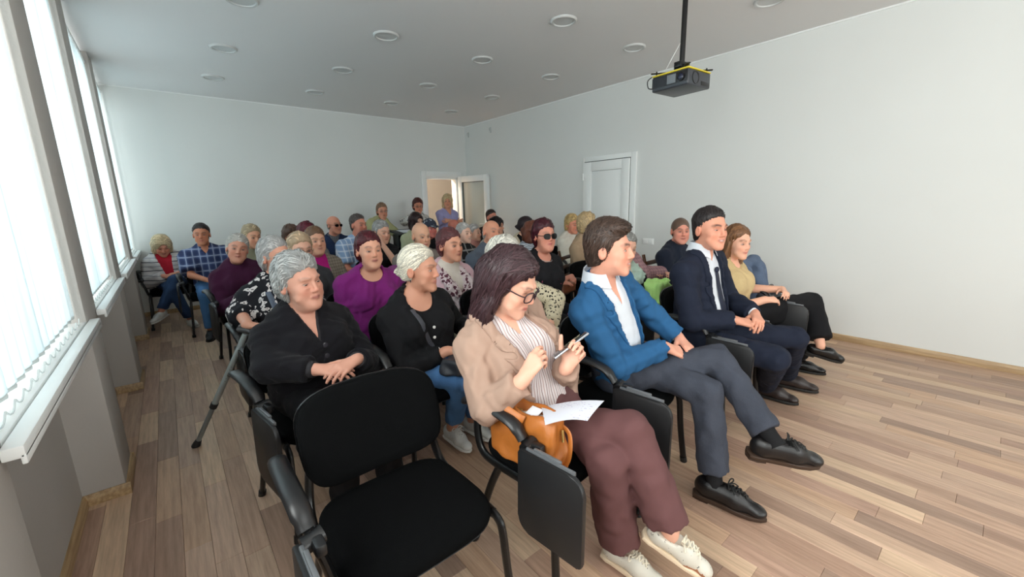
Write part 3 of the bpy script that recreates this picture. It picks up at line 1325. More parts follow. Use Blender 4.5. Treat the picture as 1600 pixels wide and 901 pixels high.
def eye_mesh(name, iris):
    """an eye ball looking towards -y with iris and pupil"""
    mb = MB()
    mb.lathe([(0.0, -.0122), (.0020, -.0122), (.0021, -.0121), (.0066, -.0106), (.0070, -.0101), (.0095, -.0076), (.0120, -.002), (.0118, .003), (.008, .009), (.001, .012)], n=14, axis='Y')
    me = mb.mesh(name, plain('eye_white', (176, 166, 158), 0.25))
    me.materials.append(plain('iris_' + iris, {'blue': (70, 88, 104), 'brown': (52, 34, 26), 'grey': (70, 72, 70)}[iris], 0.15))
    me.materials.append(plain('pupil', (12, 10, 10), 0.1))
    for p in me.polygons:
        c = p.center
        r = math.hypot(c.x, c.z)
        if c.y < -.0100:
            p.material_index = 2 if r < .0022 else (1 if r < .0068 else 0)
    return me


EYES = {}


def hair_field(g, style, seed):
    """hair shapes in head-local space on grid g (face towards -y)"""
    X, Y, Z = g.full()

    def ell(c, r):
        k0 = np.sqrt(((X - c[0]) / r[0]) ** 2 + ((Y - c[1]) / r[1]) ** 2 + ((Z - c[2]) / r[2]) ** 2)
        return (k0 - 1) * min(r)

    def cone(a, b, ra, rb):
        a, b = np.array(a), np.array(b)
        ba = b - a
        t = np.clip(((X - a[0]) * ba[0] + (Y - a[1]) * ba[1] + (Z - a[2]) * ba[2]) / (ba @ ba), 0, 1)
        return np.sqrt((X - a[0] - t * ba[0]) ** 2 + (Y - a[1] - t * ba[1]) ** 2 + (Z - a[2] - t * ba[2]) ** 2) - (ra + (rb - ra) * t)

    def smin(a, b, k):
        h = np.maximum(k - np.abs(a - b), 0) / k
        return np.minimum(a, b) - h * h * k * .25

    def smax(a, b, k):
        return -smin(-a, -b, k)
    ph = np.arctan2(X, -(Y - .02))
    R = np.random.RandomState(seed)
    strand = np.sin(ph * 34 + 2.0 * np.sin(Z * 45 + seed) + seed) + .6 * np.sin(ph * 61 + 3 * np.sin(Z * 30 + 2) + Y * 90)
    cr, rr = HEAD_C, HEAD_R

    def cap(t, tz=0.0):
        return ell(cr + V3(0, 0, tz / 2), rr + V3(t, t, t + tz / 2))
    def hairline(f, off=0.0, k=.007, amt=.005):
        yl = np.interp(Z, [-.10, -.03, .035, .070, .095, .12], [-.002, -.010, -.034, -.060, -.088, -.11]) + off - .012 * np.cos(np.clip(X / .06, -1.5, 1.5)) * (Z > .05)
        yl = yl + .0035 * np.sin(X * 150 + 3 * np.sin(Z * 70 + seed)) + .002 * np.sin(Z * 230 + X * 310)
        return smax(f + amt * np.exp(-np.maximum(Y - yl, 0) / .020), yl - Y, k)
    nape = lambda t: ell((0, .045, -.025), (.064 + t, .055 + t, .075 + t))
    amp = .0016
    if style == 'short':          # clipped men's cut, fuller on top
        f = smin(smax(cap(.005, .014), -(Z - .05), .03), cap(.0044), .02)
        f = smin(f, smax(nape(-.002), Z + .0 - .03, .02), .02)
        f = hairline(f, .004, .003, .0150)
        f = smax(f, -(Z + .062 + .25 * (Y - .05)), .006)
        f = smax(f, -ell((0, -.02, -.06), (.12, .040, .055)), .008)
    elif style == 'quiff':        # thick hair swept up and over
        f = smin(cap(.010, .02), ell((0, -.030, .105), (.062, .055, .030)), .03)
        f = smin(f, smax(nape(.004), Z - .03, .02), .02)
        f = smin(hairline(f, .002, .003, .0075), smax(ell((-.010, -.052, .104), (.056, .042, .023)), -(Z - .080), .01), .014)
        f = smax(f, -(Z + .066 + .25 * (Y - .05)), .006)
        f = smax(f, -ell((0, -.028, -.070), (.12, .040, .058)), .008)
        amp = .0022
    elif style == 'bald':         # a low fringe round the back
        f = smin(cap(.0036), nape(-.001), .02)
        f = smax(f, Z - .022 + .3 * np.maximum(-Y, 0), .01)
        f = smax(f, -(Y + .012), .012)
        f = smax(f, -(Z + .055), .006)
        amp = .0008
    elif style == 'shaved':
        f = smin(cap(.0036), nape(-.001), .02)
        f = smax(f, -ell((0, -.105, -.030), (.069, .066, .103)), .008)
        f = smax(f, -(Z + .060), .006)
        f = smax(f, -ell((0, -.02, -.06), (.12, .040, .055)), .008)
        amp = .0006
    elif style in ('fluffy', 'curly', 'crop'):   # short women's cuts
        t = {'fluffy': .013, 'curly': .017, 'crop': .008}[style]
        f = smin(cap(t, .012), nape(t - .006), .03)
        for s in (-1, 1):
            f = smin(f, ell((s * .064, .024, -.008), (.022, .036, .046)), .02)
        f = hairline(f, .000, .003, {'fluffy': .013, 'curly': .013, 'crop': .0090}[style])
        f = smax(f, -(Z + .085), .012)
        f = smax(f, -ell((0, -.016, -.066), (.14, .046, .066)), .008)
        b = np.sin(X * 95 + 2 * np.sin(Z * 60 + seed)) * np.sin(Z * 88 + 2 * np.sin(Y * 70)) + np.sin(Y * 92 + 2 * np.sin(X * 55 + 1) + seed)
        f = f + (.0030 if style != 'crop' else .0015) * b
        if style == 'curly':
            f = f + .0032 * np.sin(X * 230 + seed) * np.sin(Y * 210) * np.sin(Z * 220)
        amp = .0014
    elif style in ('bob', 'long', 'straight'):
        dn = -.085 if style == 'bob' else -.185
        t = {'bob': .016, 'long': .018, 'straight': .008}[style]
        f = smin(cap(t, .01), nape(t + .004), .03)
        for s in (-1, 1):
            f = smin(f, cone((s * .070, .010, .04), (s * .078, .005, dn), .026, .024 if style == 'bob' else .030), .03)
            f = smin(f, cone((s * .040, .070, .02), (s * .048, .055, dn), .045, .036), .04)
        f = smin(f, cone((0, .085, .02), (0, .070, dn), .045, .038), .04)
        f = smax(f, -ell((0, -.118, -.048), (.062, .084, .128)), .010) if style == 'bob' else hairline(f, -.004, .004, .008 if style == 'long' else .007)
        f = smax(f, -cone((0, -.045, -.10), (0, -.055, -.30), .050, .075), .012)
        if style == 'bob':
            f = smin(f, smax(ell((0, -.056, .076), (.062, .046, .030)), -(Z - .060 + .2 * np.abs(X)), .01), .012)
        b = np.sin(X * 60 + 2 * np.sin(Z * 30 + seed)) + np.sin(Y * 60 + 2 * np.sin(Z * 26 + 1))
        f = f + .0025 * b
        amp = .0028
    elif style == 'bun':
        f = smin(cap(.008, .008), nape(.0), .02)
        f = smin(f, ell((0, .118, -.028), (.034, .028, .032)), .012)
        f = hairline(f, .002, .003, .0070)
        f = smax(f, -(Z + .055 - .6 * np.maximum(Y - .08, 0)), .006)
        f = smax(f, -ell((0, -.012, -.055), (.12, .038, .045)), .008)
    g.F = (f + amp * strand).astype(np.float32)
    return g


def sample(g, P):
    """trilinear value of the field at points"""
    q = (P - g.lo) / g.h
    i = np.clip(np.floor(q).astype(int), 0, g.n - 2)
    t = np.clip(q - i, 0, 1)
    F = g.F
    r = 0
    for a in (0, 1):
        for b in (0, 1):
            for c in (0, 1):
                w = (t[:, 0] if a else 1 - t[:, 0]) * (t[:, 1] if b else 1 - t[:, 1]) * (t[:, 2] if c else 1 - t[:, 2])
                r = r + w * F[i[:, 0] + a, i[:, 1] + b, i[:, 2] + c]
    return r


def grad(g, P, e):
    G = np.stack([sample(g, P + d) - sample(g, P - d) for d in np.eye(3) * e], 1)
    return G / (np.linalg.norm(G, axis=1, keepdims=True) + 1e-9)


def locks(g, V, style, n, width, seed, K=7):
    """thin tapering locks of hair combed over the hair shape"""
    r = np.random.RandomState(seed)
    P = V[r.randint(0, len(V), n)].copy()
    L = {'short': .045, 'quiff': .075, 'fluffy': .060, 'crop': .050, 'curly': .040, 'bob': .110, 'long': .150, 'straight': .150, 'bun': .110}[style] * r.uniform(.6, 1.2, n)
    jit = r.normal(size=(n, 3)) * .22
    up = r.uniform(.3, 1.0, n)[:, None]
    rows, W = [], []
    for k in range(K):
        N = grad(g, P, g.h)
        x, y, z = P[:, 0], P[:, 1], P[:, 2]
        if style == 'short':
            fr = np.clip((z - .055) / .03, 0, 1)[:, None] * np.clip((.03 - y) / .04, 0, 1)[:, None]
            f = fr * np.array((.45, .75, .35)) + (1 - fr) * (P - np.array((0, .060, .135)) + np.array((.0, .02, -.01))) * 12
        elif style == 'quiff':
            top = np.clip((z - .055) / .03, 0, 1)[:, None]
            f = top * np.array((-.75, .35, .2)) + (1 - top) * np.array((0, .55, -.8))
        elif style in ('fluffy', 'crop'):
            fr = np.clip((-y - .0) / .05, 0, 1)[:, None] * np.clip((z - .03) / .03, 0, 1)[:, None]
            f = fr * np.stack([np.sign(x + .02) * .5, .9 + 0 * x, .35 + 0 * x], 1) + (1 - fr) * np.stack([x * 3, .35 + 3 * (y - .03), -.5 - 0 * x], 1)
        elif style == 'curly':
            s_ = 2 * math.pi / .035
            f = np.stack([np.sin(s_ * y + seed), np.sin(s_ * z + 1), np.sin(s_ * x + 2)], 1)
        elif style in ('bob', 'long', 'straight'):
            top = np.clip((z - .05) / .06, 0, 1)[:, None]
            f = top * np.stack([np.sign(x - .012) * 1.0, .25 + 0 * x, 0 * x], 1) + (1 - top) * np.stack([-.3 * x / .08 * (z < -.05), .05 + 0 * x, -1 + 0 * x], 1)
        else:
            f = np.array((0, .118, -.028)) - P
        f = f / (np.linalg.norm(f, axis=1, keepdims=True) + 1e-9) + jit * (.6 if style == 'bun' else 1.0)
        f = f - N * (f * N).sum(1, keepdims=True)
        f = f / (np.linalg.norm(f, axis=1, keepdims=True) + 1e-9)
        lift = (.0010 + .0022 * math.sin(math.pi * min(1, (k + .6) / K)) * up[:, 0] * (1.8 if style in ('fluffy', 'curly', 'quiff') else 1)) if k < K - 1 else .0006
        P = P - N * (sample(g, P) - lift)[:, None]
        B = np.cross(f, N)
        w = width * (.55 + .45 * math.sin(math.pi * (k + .8) / K)) * (1 if k < K - 1 else .25)
        rows.append((P - B * w - N * .0006, P + N * .0007, P + B * w - N * .0006))
        P = P + f * (L / K)[:, None]
    Vv = np.stack([c for rw in rows for c in rw], 1).reshape(-1, 3)     # n x (K*3)
    q = []
    for k in range(K - 1):
        for j in (0, 1):
            q.append((k * 3 + j, k * 3 + j + 1, k * 3 + 4 + j, k * 3 + 3 + j))
    q = np.array(q)
    Q = (q[None] + (np.arange(n) * K * 3)[:, None, None]).reshape(-1, 4)
    C = np.repeat(r.uniform(.55, 1.5, n), K * 3)
    return Vv, Q, C


def tri_count():
    return sum(len(m.polygons) for m in bpy.data.meshes) * 2
RES = {2: (.0048, .0053, .0106), 1: (.0080, .0090, .0155), 0: (.0095, .0105, .0200)}
HAND_DEF = dict(curl=0.55, thumb=0.4)


def ell3(c, r, R, k):
    return ('e', np.array(c, float), r, R, k)


def con(a, b, ra, rb, k, ends=None):
    a, b = np.array(a, float), np.array(b, float)
    return ('c', a, b, ra, rb, ends, k) if ends else ('c', a, b, ra, rb, k)


def make_shoe(per, name, A, toe, mat, sole_mat, up=(0, 0, 1), size=1.0, laces=None, h=.006, low=False, sole_h=.018, heel=.0, cap=None):
    """shoe from ankle A towards direction toe (vector); up is the instep normal"""
    f = unit(toe)
    u = np.array(up, float)
    u = unit(u - f * (u @ f))
    sd = np.cross(f, u)
    R = np.stack([sd, f, u], 1)
    o = A - u * .075 * size

    def pt(x, y, z):
        return o + R @ (V3(x, y, z) * size)
    P = [ell3(pt(0, -.035, .040), V3(.034, .042, .045) * size, R, .02), con(pt(0, -.02, .035), pt(0, .09, .030), .036 * size, .038 * size, .02 * size),
         con(pt(0, .09, .026), pt(0, .150, .020), .040 * size, .027 * size, .02 * size), con(pt(0, -.01, .05), pt(0, .075, .052), .034 * size, .024 * size, .03 * size),
         ell3(pt(.004, .168, .018), V3(.030, .030, .020) * size, R, .02)]
    lo = np.min([p[1] for p in P], 0) - .09
    hi = np.max([p[1] for p in P], 0) + .13
    g = Grid(lo, hi, h)
    g.put(P)
    X, Y, Z = g.full()
    hz = (X - o[0]) * u[0] + (Y - o[1]) * u[1] + (Z - o[2]) * u[2]
    hy = (X - o[0]) * f[0] + (Y - o[1]) * f[1] + (Z - o[2]) * f[2]
    top = np.where(hy < .035 * size, (.062 if low else .080) * size, .2)
    g.cut(-hz + .004).cut(hz - top)
    if low:      # opening over the instep
        g.put([('-e', pt(0, .012, .085), V3(.027, .070, .034) * size, R, .006)])
    V, Q = g.nets()
    sh = link(bpy.data.objects.new(name, np_mesh(name, V, Q, mat)), per)
    # sole: outline of the shoe on the ground
    mb = MB()
    outl = [(.028, -.074), (.036, -.045), (.034, 0), (.037, .05), (.043, .10), (.040, .145), (.026, .182), (.006, .199), (-.016, .190), (-.034, .155), (-.041, .11), (-.035, .05), (-.033, 0), (-.034, -.045), (-.027, -.074), (0, -.082)]
    mb.prism([pt(x, y, -sole_h + .006) for x, y in outl], u * sole_h * size, .004)
    if heel:
        mb.prism([pt(x, min(y, -.012), -sole_h + .006 - heel) for x, y in outl if y < .02], u * heel * size, .003)
    mb.obj('sole', sole_mat, sh)
    if cap:
        gg = Grid(lo, hi, h)
        gg.put(P, .0016)
        gg.cut(-hz + .002).cut(hz - .022 * size - .006 * np.sin(hy * 700)).cut(-(hy - .085 * size))
        V, Q = gg.nets()
        link(bpy.data.objects.new('toe_guard', np_mesh('toe_guard', V, Q, cap)), sh)
    if laces:
        mb = MB()
        def top_at(x, y):
            p = pt(x, y, .14)
            for _ in range(60):
                i = np.clip(((p - g.lo) / g.h).round().astype(int), 0, g.n - 1)
                if g.F[tuple(i)] < .002:
                    break
                p = p - u * .003
            return p + u * .003
        for k, y in enumerate(np.linspace(.055, .112, 5)):
            w = .020 - .002 * k
            for s in (-1, 1):
                a, b, c = top_at(-w * s, y), top_at(0, y + .006), top_at(w * s, y + .013)
                mb.tube([a, b + u * .002, c], .0032 * size, 6, (1, .7))
        b = top_at(0, .050)
        for s in (-1, 1):
            mb.tube(smooth_path([b, b + R @ (V3(s * .02, .005, .016) * size), b + R @ (V3(s * .04, .012, .008) * size), b + R @ (V3(s * .024, .014, .006) * size), b], 4), .0028 * size, 6)
            mb.tube(smooth_path([b, b + R @ (V3(s * .015, .02, .006) * size), b + R @ (V3(s * .034, .034, -.012) * size)], 4), .0026 * size, 6)
        mb.obj('laces', laces, sh)
    return sh


def person(label, head, hip, yaw=0.0, look=None, pitch=0.0, roll=0.0, s=1.0, sex='f', age=0.6, smile=0.3, full=0.3, jaw=0.0,
           tone=(222, 172, 146), lip=(178, 98, 92), brow=(120, 100, 88), brow_w=0.8, iris='grey', hair=('fluffy', (190, 190, 188)), tops=(), low=None,
           arms=None, legs=None, near=0, girth=1.0, bust=None, shoes=(30, 30, 32), shoe_kw=None, standing=False, hands=True, sh_w=None,
           neck_r=None, socks=None, seat=0.475, closed=False, group='seated audience', eyes=True, bare=False):
    hr, ar, cr = RES[near]
    fem = sex == 'f'
    root = empty('person', (hip[0], hip[1], 0), yaw)
    tag(root, label, 'person', group)
    Rz = rotz(yaw)
    base = V3(hip[0], hip[1], 0)
    w2l = lambda p: Rz.T @ (np.array(p, float) - base)
    Hc = w2l(head)
    if look is None:
        look = (2.3, -1.7)
    if isinstance(look, tuple):
        hy = math.atan2(look[0] - head[0], -(look[1] - head[1]))
    else:
        hy = look
    RH = rotz(hy - yaw) @ rotx(pitch) @ roty(roll)
    T = np.concatenate([RH, Hc[:, None]], 1)
    zp = 0.90 if standing else seat + .085
    Pv = V3(0, .0, zp)
    N = Hc + RH @ (V3(0, .040, -.165) * s)
    N = N * np.array([.85, .85, 1]) + Pv * np.array([.15, .15, 0]) + V3(0, .02, 0)
    u = unit(N - Pv)
    Ls = np.linalg.norm(N - Pv)
    xax = unit(np.cross(V3(0, 1, 0), u))
    RT = np.stack([xax, np.cross(u, xax), u], 1)
    wS = (sh_w or (.155 if fem else .185)) * s
    g_ = girth
    Sc = N - u * .068
    S = {'R': Sc - xax * wS, 'L': Sc + xax * wS}
    at = lambda t: Pv + (N - Pv) * t
    tor = [ell3(Pv, (.165 * g_, .125 * g_, .115), RT, .05), ell3(at(.30) - RT[:, 1] * .015 * g_, (.152 * g_, .118 * g_ ** 1.4, .15), RT, .08),
           ell3(at(.66), (.152 * (.5 + .5 * g_), .108 * (.6 + .4 * g_), .19), RT, .08),
           con(S['R'] - u * .006, S['L'] - u * .006, .050, .050, .05), con(N + u * .01, S['R'] + u * .004, .046, .040, .05), con(N + u * .01, S['L'] + u * .004, .046, .040, .05)]
    b = bust if bust is not None else (.075 if fem else 0)
    if b:
        for sx in (-1, 1):
            tor.append(ell3(at(.60) + xax * sx * .075 - RT[:, 1] * .085, (.075, b, .080), RT, .05))
    nr = neck_r or (.044 if fem else .053)
    nk_top = Hc + RH @ (V3(0, .022, -.050) * s)
    neck = [con(N - u * .03, nk_top, nr * 1.10, nr, .03)]
    # arms
    AR = {}
    arms = arms or {}
    arm_up, arm_fo = [], []
    for sd, sg in (('R', -1), ('L', 1)):
        a = dict(arms.get(sd, {}))
        if 'w' in a:
            W = w2l(a['w']) if a.get('world', True) else np.array(a['w'], float)
        else:
            W = V3(sg * .075, -.235 - .05 * g_, seat + .175 + (.02 if sg > 0 else 0))
            if standing:
                W = V3(sg * .06, -.16, 1.03)
            a.setdefault('d', (-sg * .80, -.50, -.12))
            a.setdefault('n', (-sg * .1, .55, -.75))
            a.setdefault('curl', .42)
        pole = a.get('pole', (sg * .75, .45, -.8))
        El = ik(S[sd], W, .285 * s, .255 * s, pole) if 'e' not in a else w2l(a['e'])
        d = np.array(a.get('d', (0, -1, 0)), float)
        n = np.array(a.get('n', (0, 0, -1)), float)
        if a.get('dworld'):
            d, n = Rz.T @ d, Rz.T @ n
        AR[sd] = dict(W=W, E=El, d=d, n=n, a=a)
        arm_up.append((sd, con(S[sd], El, .045, .038, .02)))
        arm_fo.append((sd, con(El, W, .039, .026, .015)))
    # legs (person space)
    if standing:
        LG = {'R': dict(k=(-.09, -.02, .50), a=(-.09, .0, .09), t=(-.2, -1, 0)), 'L': dict(k=(.09, -.02, .50), a=(.09, .0, .09), t=(.2, -1, 0))}
    else:
        LG = {'R': dict(k=(-.105, -.43, .505), a=(-.11, -.40, .085), t=(-.15, -1, 0)), 'L': dict(k=(.105, -.43, .505), a=(.11, -.40, .085), t=(.15, -1, 0))}
    for sd in (legs or {}):
        LG[sd].update(legs[sd])
    leg_t, leg_s = [], []
    for sd, sg in (('R', -1), ('L', 1)):
        q = LG[sd]
        for kk in ('k', 'a'):
            q[kk] = w2l(q[kk]) if q.get('world') else np.array(q[kk], float)
        if q.get('world'):
            q['t'] = Rz.T @ np.array(q['t'], float)
            if 'up' in q:
                q['up'] = Rz.T @ np.array(q['up'], float)
        hj = Pv + xax * sg * .085 * g_ + V3(0, -.02, -.015)
        if standing:
            hj = V3(sg * .085, 0, .88)
        leg_t.append((sd, con(hj, q['k'], .083 * (.4 + .6 * g_), .058, .03)))
        leg_s.append((sd, con(q['k'], q['a'], .057, .036, .02)))

    # ---- body: one skin surface
    Vs, Qs, Cs = [], [], []
    base_c = np.array(lin(tone)) * (1.0 if near == 2 or not eyes else 1.16)

    def addm(V, Q, C=None):
        Qs.append(Q + sum(len(v) for v in Vs))
        Vs.append(V)
        Cs.append(C if C is not None else np.tile(base_c, (len(V), 1)))
    sl0 = tops[0].get('sl', 1.0) if tops else 1.0
    vdep = max([.095] + [L['v'][0] + .03 for L in tops if L.get('v')] + [L['scoop'][0] + .05 for L in tops if L.get('scoop')])
    allp = tor + neck + [p for _, p in arm_up] + [p for _, p in arm_fo] + [p for _, p in leg_t] + [p for _, p in leg_s]
    pts = np.array([p[1] for p in allp] + [p[2] for p in allp if p[0] == 'c'])
    lo, hi = pts.min(0) - .2, pts.max(0) + .2
    g = Grid(lo, hi, max(cr * 1.4, .020))
    g.put(allp, -.002)
    X, Y, Z = g.full()
    g.cut(Z - (N[2] - vdep + .010))
    addm(*g.nets())
    hp = head_prims(T, s, fem, age, smile, full, jaw)
    lo = np.minimum(Hc - .155, N - .13)
    hi = np.maximum(Hc + .155, N + .13)
    lo[2], hi[2] = N[2] - vdep, Hc[2] + .155
    g = Grid(lo, hi, hr)
    g.put(tor + neck + hp)
    g.F[:, :, 0] = np.maximum(g.F[:, :, 0], .001)
    g.F[0], g.F[-1] = np.maximum(g.F[0], .001), np.maximum(g.F[-1], .001)
    V, Q = g.nets()
    addm(V, Q, skin_colour(V, T, s, tone, lip, brow, fem, smile, near if near == 2 or eyes else 2, True, brow_w))
    for sd, sg in (('R', -1), ('L', 1)):
        A = AR[sd]
        a = A['a']
        if a.get('hide') or not hands:
            continue
        pr = hand_prims(A['W'], A['d'], A['n'], sg, a.get('curl', .5), s * (.93 if fem else 1.04), a.get('thumb', .4), a.get('spread', .1), a.get('curls'))
        fo = [p for k, p in arm_fo if k == sd]
        st = A['E'] + (A['W'] - A['E']) * (.45 if sl0 > .7 else -.02)
        pp = np.array([p[1] for p in pr] + [p[2] for p in pr] + [st])
        lo, hi = pp.min(0) - .03, pp.max(0) + .03
        if sl0 <= .7:
            lo, hi = np.minimum(lo, A['E'] - .05), np.maximum(hi, A['E'] + .05)
            fo = fo + [p for k, p in arm_up if k == sd]
        g = Grid(lo, hi, ar)
        g.put(fo)
        g.put(pr)
        addm(*g.nets())
    body = np_mesh('body', np.concatenate(Vs), np.concatenate(Qs), skin_mat('skin'), True, np.concatenate(Cs))
    bo = link(bpy.data.objects.new('body', body), root)
    if eyes:
        em = EYES.setdefault(iris, eye_mesh('eye', iris))
        for x in (-1, 1):
            e = bpy.data.objects.new('eye', em)
            p = T[:, :3] @ (V3(x * .0315, -.0752 if not closed else -.067, .0035) * s) + T[:, 3]
            M = np.eye(4)
            M[:3, :3] = RH @ rotx(.05) @ np.diag([1.06, 1.01, .40]) * s
            M[:3, 3] = p
            e.matrix_local = Matrix(M)
            link(e, bo)
    # ---- hair
    if hair:
        g = Grid((-.125, -.125, -.24 if hair[0] in ('long', 'straight') else -.135), (.125, .165, .165), hr * 1.3)
        hair_field(g, hair[0], len(label))
        V, Q = g.nets()
        C = np.full(len(V), .8)
        if hair[0] not in ('bald', 'shaved'):
            nl, wd_ = {2: (1000, .0023), 1: (420, .0038), 0: (190, .0054)}[near]
            V2, Q2, C2 = locks(g, V, hair[0], nl, wd_, len(label), 7 if near == 2 else 5)
            Q = np.concatenate([Q, Q2 + len(V)])
            V = np.concatenate([V, V2])
            C = np.concatenate([C, C2])
        V = (V * s) @ RH.T + Hc
        link(bpy.data.objects.new('hair', np_mesh('hair', V, Q, hair_mat('hair_%d_%d_%d' % hair[1], hair[1]), True, C[:, None])), root)
    grids = {}
    # ---- clothes
    for li, L in enumerate(tops):
        e = L.get('e', .014)
        sl = L.get('sl', 1.0)
        pr = list(tor)
        prt = list(tor)
        for (sd, pu), (_, pf) in zip(arm_up, arm_fo):
            A = AR[sd]
            lo_ = L.get('loose', .006 if li == len(tops) - 1 else -.004)
            if sl > 0:
                endp = A['E'] + (A['W'] - A['E']) * min(sl * .97, .985)
                dd = unit(A['W'] - A['E'])
                pr.append(con(S[sd], A['E'], .046 + lo_, .041 + lo_, .028))
                pr.append(con(A['E'], endp + dd * .03, .041 + lo_, .029 + lo_ * .8, .012, [(endp, dd)]))
            elif sl > -1:
                endp = S[sd] + (A['E'] - S[sd]) * (1 + sl)
                dd = unit(A['E'] - S[sd])
                pr.append(con(S[sd], endp + dd * .04, .048 + lo_, .050 + lo_ * 1.5, .03, [(endp, dd)]))
        if L.get('turtle'):
            pr.append(con(N - u * .02, N + u * L['turtle'], nr * 1.16, nr * 1.12, .02, [(N + u * L['turtle'], u)]))
        if L.get('skirt'):
            pr.append(ell3(Pv + V3(0, -.06, -.02), (.20 * g_, .20, .09), None, .05))
        pts = np.array([p[1] for p in pr] + [p[2] for p in pr if p[0] == 'c'])
        lo, hi = pts.min(0) - .16 - .06 * g_, pts.max(0) + .16
        g = Grid(lo, hi, L.get('h', cr) * 1.0)
        arms_pr = [p for p in pr if not any(p is q for q in tor)]
        if L.get('turtle'):
            prt.append(arms_pr.pop())
        if L.get('skirt'):
            prt.append(arms_pr.pop())
        g.put(prt, e)
        g.wave(L.get('wave', .0040 if li == len(tops) - 1 else .0012), L.get('wl', .062), len(label))
        X, Y, Z = g.full()
        hem = L.get('hem', seat + .045 if not standing else .82)
        g.cut(hem - Z)
        tz = np.clip((Z - Pv[2]) / (N[2] - Pv[2]), -.3, 1.3)
        xc = Pv[0] + (N[0] - Pv[0]) * tz
        yc = Pv[1] + (N[1] - Pv[1]) * tz
        if L.get('v'):
            dz, hw = L['v']
            zv = N[2] - dz
            hwid = hw * np.clip((Z - zv) / dz, 0, 1.6)
            g.cut(-np.maximum(np.maximum(np.abs(X - xc) - hwid, zv - Z), Y - yc - .0))
        if L.get('scoop'):
            dz, hw = L['scoop']
            q = np.sqrt(((X - N[0]) / hw) ** 2 + ((Z - N[2] - .02) / (dz + .02)) ** 2) - 1
            g.cut(-np.maximum(q * min(hw, dz), Y - N[1] - .03))
        if L.get('open'):
            w0, w1, zb = L['open']           # half widths at the hem and at the neck, twist
            hwid = w0 + (w1 - w0) * np.clip(tz, 0, 1) ** 1.3
            dsl = np.abs(X - xc) - hwid
            g.cut(-np.maximum(dsl, Y - yc + .02))
            grids['lapel'] = (g, dsl, yc, xc)
        FT = g.F
        g.F = np.full(g.n, .2, np.float32)
        g.put(arms_pr, e)
        g.wave(L.get('wave', .0040 if li == len(tops) - 1 else .0012), L.get('wl', .062), len(label))
        hh = np.maximum(.022 - np.abs(FT - g.F), 0) / .022
        g.F = (np.minimum(FT, g.F) - hh * hh * .0055).astype(np.float32)
        V, Q = g.nets(2)
        go = link(bpy.data.objects.new(L['n'], np_mesh(L['n'], V, Q, L['m'])), root)
        grids[L['n']] = g
        L['_obj'] = go
        if L.get('lapel'):
            wl_, zt_, zb_ = L['lapel']
            g2 = Grid((N[0] - .22, lo[1], Pv[2] + .02), (N[0] + .22, N[1] + .03, N[2] + .06), .0056)
            g2.put(prt, e)
            g2.wave(L.get('wave', .0040), L.get('wl', .062), len(label))
            base_f = g2.F.copy()
            X, Y, Z = g2.full()
            tz = np.clip((Z - Pv[2]) / (N[2] - Pv[2]), -.3, 1.3)
            xc = Pv[0] + (N[0] - Pv[0]) * tz
            yc = Pv[1] + (N[1] - Pv[1]) * tz
            w0, w1, zb = L['open']
            dsl = np.abs(X - xc) - (w0 + (w1 - w0) * np.clip(tz, 0, 1) ** 1.3)
            wid = np.where(tz < zt_, wl_ * np.clip((tz - zb_) / (zt_ - zb_), 0, 1), wl_ * .72)
            wid = np.where(np.abs(tz - zt_) < .018, wl_ * .35, wid)
            g2.F = np.maximum(np.maximum(base_f - .0068, -(base_f + .004)), np.maximum(np.maximum(dsl - wid, -(dsl - .001)), np.maximum(Y - yc - .01, zb_ - tz))).astype(np.float32)
            V, Q = g2.nets(3)
            link(bpy.data.objects.new('lapel', np_mesh('lapel', V, Q, L['m'])), go)
        if L.get('collar'):
            cm, hgt, lift = L['collar']
            mb = MB()
            ring = []
            for k in range(19):
                an = math.radians(-62 + k * (304 / 18) - 0) + math.pi * 0.0
                ang_ = -math.pi / 2 + math.radians(28) + k * (2 * math.pi - math.radians(56)) / 18
                ring.append((math.cos(ang_), math.sin(ang_)))
            rows = []
            for rr, zz in ((nr * 1.20, -.012), (nr * 1.18, hgt), (nr * 1.28, hgt + .004), (nr * 1.70, -.022)):
                row = []
                for (cx, cyy) in ring:
                    fr = max(0, -cyy)
                    dz_ = zz - .030 * fr - (.018 * fr ** 4 if rr > nr * 1.3 else 0)
                    row.append(N + RT @ V3(cx * rr * (1.0), cyy * rr - .012, dz_ + lift))
                rows.append(row)
            mb.sheet(rows, .0022)
            mb.obj('collar', cm, go)
    if low:
        e = low.get('e', .010)
        fl = low.get('flare', 0.0)
        pr = [ell3(Pv + V3(0, 0, -.01), (.172 * g_, .132 * g_, .10), RT, .05), ell3(at(.12), (.160 * g_, .125 * g_, .10), RT, .05)]
        for (sd, pt_), (_, ps) in zip(leg_t, leg_s):
            q = LG[sd]
            th = low.get('thigh', 1.0)
            pr.append(con(pt_[1], pt_[2], pt_[3] * th, (pt_[4] + .003) * (.5 + .5 * th), .014))
            dd = unit(q['a'] - q['k'])
            endp = q['a'] - dd * low.get('short', .03)
            pr.append(con(q['k'], endp + dd * .05, ps[3] + .003, ps[4] + fl + .006, .014, [(endp, dd)]))
        pts = np.array([p[1] for p in pr] + [p[2] for p in pr if p[0] == 'c'])
        g = Grid(pts.min(0) - .22, pts.max(0) + .17, low.get('h', cr * (1.0 if near == 2 else 1.6)))
        g.put(pr, e)
        g.wave(low.get('wave', .0036), .065, len(label) + 7, (1, 1, .35))
        if not standing:
            X, Y, Z = g.full()
            g.cut(Z - (seat + .30))
        V, Q = g.nets(2)
        link(bpy.data.objects.new(low.get('n', 'trousers'), np_mesh('trousers', V, Q, low['m'])), root)
        grids['low'] = g
